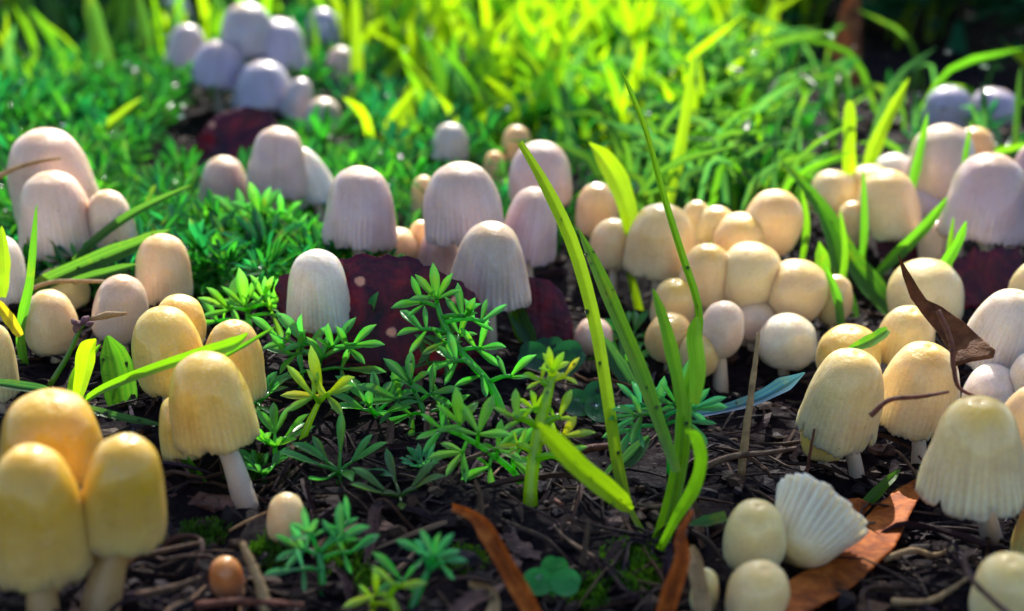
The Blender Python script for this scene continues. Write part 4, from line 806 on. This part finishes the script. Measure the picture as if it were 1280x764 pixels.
# the little flower bud stalk at the left
g = gnd(72, 480); bd = 18.3; t = thing('flower_bud', 'small pink and purple flower bud on a leaning stalk before the pale mushrooms', 'flower', gz(g))
V, F, tt = tube(px_path([(62, 482), (84, 446), (100, 412), (112, 398)], bd), [.04, .035, .03, .03], 8, 12); mk('stalk', V, F, 'leaf', t, attrs={'vv': tt*0+.3}, color=(.06, .16, .02))
for i, (x, y, r, ax_, ay_) in enumerate(((97, 409, 8, .3, 1), (106, 401, 7, .6, .7), (93, 403, 5, -.5, .6), (112, 405, 5, 1, .3))):
    c0 = at(x, y, bd-.05*i); k = bd/FPX; dv = (RGT*ax_+UPV*ay_).normalized(); V, F, tt = tube([c0-dv*r*k, c0-dv*r*k*.3, c0+dv*r*k*.5, c0+dv*r*k*1.1], [r*k*.25, r*k*.75, r*k*.7, r*k*.15], 9, 9, True, .15, 1, i); mk('bud', V, F, 'bud', t)
V, F, tt = tube(px_path([(114, 399), (134, 394), (158, 392)], bd), [.03, .055, .02], 8, 9, True, .1); mk('petal', V, F, 'straw', t)
# broken yellow stub between the amber trio
# ------------------------------------------------------------------ what nobody could count
def joined(name, parts, mat, label, smooth=True):
    V = []; F = []; Cc_ = []; vv = []; o = 0
    for v, f, c, q in parts:
        V.append(v); F += [tuple(i+o for i in ff) for ff in f]; Cc_.append(np.tile(c, (len(v), 1))); vv.append(q if q is not None else np.zeros(len(v))); o += len(v)
    ob = mk(name, np.vstack(V), F, mat, smooth=smooth, attrs={'col': np.vstack(Cc_), 'vv': np.concatenate(vv)})
    return tag(ob, label, None, kind='stuff')
def inwedge(x, y, m=1.25): return abs(x) < m*(.39*y+1.0)
# far grass
CLEAR = [(gnd(x, y), r) for x, y, r in ((310, 130, 3.6), (400, 150, 2.6), (230, 110, 2.5), (425, 120, 2.0), (340, 290, 3), (1215, 165, 4.5), (1060, 120, 3.5), (600, 230, 3.0), (1150, 310, 5), (900, 330, 5))]
def field_density(x, y):
    u = x/y
    for g, r in CLEAR:
        if abs(x-g.x) < r and -6.5*(r/4) < y-g.y < r*.6: return 0
    n = .5+.5*math.sin(x*.9+1.3)*math.sin(y*.55+.4)
    c = math.exp(-((u-.05)/.17)**2)
    if u > .20: c = (c*.3+.02)*(.15 if y < 46 else 1)
    if u < -.15: c = .10+.10*(y > 44)
    return (.02+.9*c)*(.15+1.1*n*n)*(1 if y > 31 else .2*max(0, (y-25)/6))
parts = []; tries = 0
while len(parts) < 2100 and tries < 40000:
    tries += 1; y = 25+75*rnd.random()**1.5; x = rnd.uniform(-1, 1)*(.52*y+2)
    if rnd.random() > field_density(x, y): continue
    z = float(G(x, y)); h = rnd.uniform(1.0, 3.3)*(.8 if y < 33 else 1); a = rnd.uniform(0, 6.28); ln = rnd.uniform(.15, .75)*h
    p = [(x, y, z-.1), (x+math.cos(a)*ln*.25, y+math.sin(a)*ln*.25, z+h*.5), (x+math.cos(a)*ln, y+math.sin(a)*ln, z+h*rnd.uniform(.75, 1))]
    V, F, vv = ribbon(p, rnd.uniform(.16, .40), 7, .25, (math.cos(a+rnd.uniform(-1, 1)), -1, .5), None, rnd.uniform(-.6, .6), 3)
    sh = rnd.random() if x/y > -.13 else .5+.5*rnd.random(); c = np.array(YG if sh < .55 else LG if sh < .8 else GG if sh < .93 else TL)*rnd.uniform(.7, 1.15)
    parts.append((V, F, c, vv))
for k in range(310):          # blades coloured darker to stand for shade behind the cream clumps
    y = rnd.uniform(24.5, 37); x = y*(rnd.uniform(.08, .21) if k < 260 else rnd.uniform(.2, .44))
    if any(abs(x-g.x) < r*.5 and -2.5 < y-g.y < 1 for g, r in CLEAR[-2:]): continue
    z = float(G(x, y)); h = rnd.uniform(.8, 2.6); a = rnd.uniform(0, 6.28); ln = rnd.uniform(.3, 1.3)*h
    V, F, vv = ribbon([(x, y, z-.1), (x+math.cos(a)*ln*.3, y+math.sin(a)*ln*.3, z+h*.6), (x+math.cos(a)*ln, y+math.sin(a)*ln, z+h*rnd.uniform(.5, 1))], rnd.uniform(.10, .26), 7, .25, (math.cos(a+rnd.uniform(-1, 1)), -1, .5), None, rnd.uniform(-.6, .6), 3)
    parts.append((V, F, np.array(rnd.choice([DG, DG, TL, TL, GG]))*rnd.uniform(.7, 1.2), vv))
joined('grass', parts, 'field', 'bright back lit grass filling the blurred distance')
# ground cover of tiny feathery rosettes on the banks
LV = np.array([list(v.co) for v in LEAF[0].vertices]); LF = [tuple(p.vertices) for p in LEAF[0].polygons]; LQ = np.zeros(len(LV))
def mini_leaf(m4):
    A4 = np.array(m4); return LV @ A4[:3, :3].T + A4[:3, 3]
BARE = [(gnd(a, b), w_, f_) for a, b, w_, f_ in ((284, 212, 1.5, 3.2), (320, 160, 2.0, 3.2), (400, 182, 1.2, 2.0), (350, 296, 1.8, 1.2))]
def cover_density(x, y):
    u = x/y; d = 0
    for g, w_, f_ in BARE:
        if abs(x-g.x) < w_ and -f_ < y-g.y < 1.2: return .02
    if u < -.10: d = 1.0 if y > 20.5 else .0
    elif u < .06: d = .45 if y > 23.5 else 0
    else: d = .25 if y > 26 else 0
    if u > .2: d *= .15
    if y > 36: d *= .35
    return d*(.5+.6*(.5+.5*math.sin(x*1.3)*math.sin(y*1.1+2)))
parts = []; tries = 0; cnt = 0
while cnt < 1500 and tries < 40000:
    tries += 1; y = 19+38*rnd.random()**1.3; x = rnd.uniform(-1, 1)*(.46*y+1.5)
    if rnd.random() > cover_density(x, y): continue
    cnt += 1; z = float(G(x, y)); hh = rnd.uniform(.15, .8); s0 = rnd.uniform(.32, .62)*(1 if y < 30 else 1.35)
    base = np.array(rnd.choice([C1, C3, C4, C4, C5, C1])); ctr = Vector((x, y, z+hh))
    for i in range(rnd.randint(8, 12)):
        az = rnd.uniform(0, 6.28); el = rnd.uniform(-.1, 1.1); dv = Vector((math.cos(az)*math.cos(el), math.sin(az)*math.cos(el), math.sin(el)))
        parts.append((mini_leaf(orient(dv, Vector((rnd.uniform(-.4, .4), -.2, 1)), s0*rnd.uniform(.7, 1.2), ctr+dv*s0*rnd.uniform(0, .5))), LF, base*rnd.uniform(.3, .85), LQ))
    if y < 32:
        V, F, tt = tube([(x, y, z-.1), (x+.03, y, z+hh*.5), (x, y, z+hh)], [.035, .03, .025], 5, 4); parts.append((V, F, base, None))
joined('ground_cover', parts, 'cover', 'dense low carpet of tiny feathery green leaves on the banks')
# litter: needles, splinters, bark flakes and crumbs strewn on the soil
parts = []; ico = [(0, -.53, .85), (0, .53, .85), (.53, .85, 0), (-.53, .85, 0), (.85, 0, .53), (-.85, 0, .53), (0, -.53, -.85), (0, .53, -.85), (.53, -.85, 0), (-.53, -.85, 0), (.85, 0, -.53), (-.85, 0, -.53)]
icf = [(0, 4, 1), (0, 1, 5), (1, 4, 2), (1, 2, 3), (1, 3, 5), (4, 10, 2), (2, 10, 7), (2, 7, 3), (3, 7, 11), (3, 11, 5), (5, 11, 9), (5, 9, 0), (0, 9, 8), (0, 8, 4), (4, 8, 10), (10, 8, 6), (10, 6, 7), (7, 6, 11), (11, 6, 9), (9, 6, 8)]
ico = np.array(ico)
def tone(): return np.array(rnd.choice([(.02, .010, .012), (.04, .020, .018), (.07, .034, .024), (.12, .065, .04), (.14, .06, .022), (.035, .022, .040), (.20, .12, .07)]))
for k in range(1700):
    y = 11+27*rnd.random()**1.25; x = rnd.uniform(-1, 1)*(.46*y+1.5); z = float(G(x, y)+crumb(np.array(x), np.array(y))); L = rnd.uniform(.35, 1.6); a = rnd.gauss(.3, 1.0); r = rnd.uniform(.010, .034)
    dx, dy = math.cos(a)*L/2, math.sin(a)*L/2; b = rnd.uniform(-.12, .12)*L; zz = z+rnd.uniform(.03, .16)
    e = lambda qx, qy: float(G(qx, qy)+crumb(np.array(qx), np.array(qy)))+rnd.uniform(.02, .12)
    V, F, tt = tube([(x-dx, y-dy, e(x-dx, y-dy)), (x-dx*.3+b, y-dy*.3+b, zz), (x+dx*.4+b, y+dy*.4-b, zz), (x+dx, y+dy, e(x+dx, y+dy))], [r*.6, r, r, r*.5], 5, 7, True, .4, 1, k); parts.append((V, F, tone()*(1.6 if rnd.random() < .12 else .6), None))
for k in range(240):
    y = 11+20*rnd.random()**1.2; x = rnd.uniform(-1, 1)*(.46*y+1.5); z = float(G(x, y)); L = rnd.uniform(.5, 1.7); a = rnd.uniform(0, 6.28); q = rnd.uniform(-.5, .5)*L
    p = [(x, y, z+.05), (x+math.cos(a)*L*.35-math.sin(a)*q*.5, y+math.sin(a)*L*.35+math.cos(a)*q*.5, z+rnd.uniform(.06, .3)), (x+math.cos(a)*L*.7-math.sin(a)*q, y+math.sin(a)*L*.7+math.cos(a)*q, z+rnd.uniform(.05, .3)), (x+math.cos(a)*L, y+math.sin(a)*L, z+.06)]
    V, F, vv = ribbon(p, rnd.uniform(.05, .16), 12, .5, (rnd.uniform(-.5, .5), -.4, 1), [(0, .4), (.3, 1), (.7, .8), (1, .1)], rnd.uniform(-2, 2), 3); parts.append((V, F, np.array(rnd.choice([(.07, .035, .04), (.05, .024, .03), (.11, .055, .04), (.15, .08, .05), (.04, .02, .035)])), None))
for k in range(3600):
    y = 11+27*rnd.random()**1.2; x = rnd.uniform(-1, 1)*(.46*y+1.5); z = float(G(x, y)+crumb(np.array(x), np.array(y))); s = rnd.choice([.03, .04, .06, .08, .13])*rnd.uniform(.7, 1.3)
    v = ico*(1+.35*nr.randn(12, 1)*.6)*s*np.array([1, rnd.uniform(.6, 1.3), rnd.uniform(.4, .9)]); a = rnd.random()*6; Rm = np.array([[math.cos(a), -math.sin(a), 0], [math.sin(a), math.cos(a), 0], [0, 0, 1]])
    parts.append((v @ Rm.T+np.array([x, y, z+s*.25]), icf, tone()*.45, None))
for k in range(260):
    y = 11+25*rnd.random()**1.2; x = rnd.uniform(-1, 1)*(.46*y+1.5); z = float(G(x, y)+crumb(np.array(x), np.array(y))); s = rnd.uniform(.06, .18)
    n = rnd.randint(5, 8); th = sorted(rnd.uniform(0, 6.28) for _ in range(n)); q = Quaternion((rnd.gauss(0, 1), rnd.gauss(0, 1), 0), rnd.uniform(0, .6)); top = [q @ Vector((math.cos(t_)*s*rnd.uniform(.6, 1.6), math.sin(t_)*s, .02)) for t_ in th]
    v = np.array([list(p) for p in top]+[list(p-Vector((0, 0, .03))) for p in top])+np.array([x, y, z+.05])
    f = [tuple(range(n)), tuple(range(2*n-1, n-1, -1))]+[(i, n+i, n+(i+1) % n, (i+1) % n) for i in range(n)]; parts.append((v, f, tone()*.6, None))
joined('leaf_litter', parts, 'litter', 'dark litter of needles, splinters and bark flakes strewn on the soil', smooth=False)
# moss patches
parts = []
for (px_, py_, rp, cnt) in ((792, 722, 44, 420), (578, 712, 34, 240), (345, 690, 36, 180), (470, 725, 30, 140), (255, 670, 30, 120), (310, 590, 26, 120), (735, 745, 30, 140), (430, 700, 30, 120)):
    g = gnd(px_, py_); R = rp*depth(g)/FPX
    for k in range(cnt):
        a = rnd.random()*6.28; r = R*math.sqrt(rnd.random())*rnd.uniform(.6, 1.1); x, y = g.x+r*math.cos(a), g.y+r*math.sin(a)*1.3; z = float(G(x, y)+crumb(np.array(x), np.array(y)))
        for i in range(4):
            az = rnd.random()*6.28; el = rnd.uniform(.5, 1.4); dv = Vector((math.cos(az)*math.cos(el), math.sin(az)*math.cos(el), math.sin(el)))
            parts.append((mini_leaf(orient(dv, Vector((0, -.5, 1)), rnd.uniform(.05, .11), Vector((x, y, z+rnd.uniform(-.02, .05))))), LF, np.array((.05, .15, .01))*rnd.uniform(.4, 1.3), LQ))
joined('moss', parts, 'moss', 'short bright green moss patches on the soil')
# dew on the leaves
parts = []; n, m = 10, 7; sv = []; sf = []
for i in range(m):
    a = math.pi*i/(m-1)
    for j in range(n): b = 2*math.pi*j/n; sv.append((math.sin(a)*math.cos(b), math.sin(a)*math.sin(b), math.cos(a)*.85))
for i in range(m-1):
    for j in range(n): sf.append((i*n+j, (i+1)*n+j, (i+1)*n+(j+1) % n, i*n+(j+1) % n))
sv = np.array(sv)
for p, r in DEW: parts.append((sv*r+np.array(p), sf, np.array((1, 1, 1)), None))
for k in range(230):
    y = 29+28*rnd.random(); x = rnd.uniform(-1, 1)*(.42*y); z = float(G(x, y)); parts.append((sv*np.array([1, 1, .28])*rnd.choice([.03, .04, .05, .07, .10])+np.array([x, y, z+rnd.uniform(.3, 1.8)]), sf, np.array((1, 1, 1)), None))
joined('dew', parts, 'water', 'clear dew drops scattered over leaves and grass')
# shrubs closing the view at the upper right
def shrub(label, x, y, rx, h, n, seed, c0=(.012, .12, .06)):
    r = random.Random(seed); z = float(G(x, y)); t = thing('shrub', label, 'shrub', Vector((x, y, z)), 'shaded shrubs beyond the grass'); parts = []
    for i in range(5):
        a = r.uniform(0, 6.28); V, F, tt = tube([(x, y, z-.2), (x+math.cos(a)*rx*.25, y+math.sin(a)*rx*.25, z+h*.4), (x+math.cos(a)*rx*.6, y+math.sin(a)*rx*.6, z+h*.85)], [.35, .25, .1], 7, 8); mk('trunk', V, F, 'twig', t)
    V_, F_, Cl, q_ = [], [], [], []; o = 0
    for k in range(n):
        a = r.uniform(0, 6.28); rr = rx*math.sqrt(r.random()); zz = h*r.uniform(.08, 1)*(1-.45*(rr/rx)**2)
        dv = Vector((math.cos(a)+r.gauss(0, .6), math.sin(a)+r.gauss(0, .6), r.uniform(-.3, .7)))
        v = mini_leaf(orient(dv, Vector((r.gauss(0, .4), r.gauss(0, .4), 1)), r.uniform(1.2, 2.6), Vector((x+math.cos(a)*rr, y+math.sin(a)*rr, z+zz)))); v = v
        V_.append(v); F_ += [tuple(i+o for i in f) for f in LF]; Cl.append(np.tile(np.array(c0)*r.uniform(.5, 1.5), (len(v), 1))); o += len(v)
    mk('crown', np.vstack(V_), F_, 'shade_leaf', t, attrs={'col': np.vstack(Cl)})
shrub('dark teal shrub filling the upper right corner', 21, 49, 7.5, 18, 1900, 1)
shrub('second dark shrub behind the violet caps at the right edge', 13.5, 50, 4.5, 13, 1000, 4)
shrub('dark shrub added beyond the far clump to shade the top left corner', -15, 56, 6, 12, 1300, 6)  # added for the shade it throws on the top left grass
shrub('dark green shrub along the top edge, left of the corner shrub', 14.5, 60, 6.5, 6.5, 1000, 2, (.02, .10, .02))

# young tree added out of view to throw dappled shade on the near soil
def added_sapling():
    r = random.Random(9); base = Vector((-12, 205, 0)); t = thing('added_sapling', 'leafy young tree added above the upper edge to shade the near soil', 'tree', base)
    ctr = Vector((2.5, 12.8, .5))+sdir*190
    V, F, tt = tube([base-Vector((0, 0, 3)), base+Vector((3, -8, 50)), base+Vector((10, -28, 95)), ctr+Vector((-2, 8, -6)), ctr+Vector((4, -6, 10))], [2.4, 1.9, 1.4, .6, .3], 10, 24, True, .08); mk('trunk', V, F, 'bark', t)
    side = Vector((1, 0, 0)); upn = sdir.cross(side).normalized(); V_, F_, Cl = [], [], []; o = 0
    for k in range(12):
        a = r.uniform(0, 6.28); e = ctr+side*math.cos(a)*r.uniform(4, 11)+upn*math.sin(a)*r.uniform(2, 6)+sdir*r.uniform(-9, 9); V, F, tt = tube([ctr, ctr.lerp(e, .5)+Vector((0, 0, 1)), e], [.4, .28, .1], 6, 7); mk('limb', V, F, 'bark', t)
    for k in range(50):
        a = r.uniform(0, 6.28); q = math.sqrt(r.random()); p = ctr+side*math.cos(a)*q*11.5+upn*math.sin(a)*q*5.2+sdir*r.uniform(-10, 10)
        v = mini_leaf(orient(Vector((r.gauss(0, 1), r.gauss(0, 1), -.3)), Vector((r.gauss(0, .4), r.gauss(0, .4), 1)), r.uniform(2.6, 4.4), p))
        V_.append(v); F_ += [tuple(i+o for i in f) for f in LF]; Cl.append(np.tile(np.array((.03, .10, .015))*r.uniform(.6, 1.4), (len(v), 1))); o += len(v)
    mk('crown', np.vstack(V_), F_, 'shade_leaf', t, attrs={'col': np.vstack(Cl)})
added_sapling()
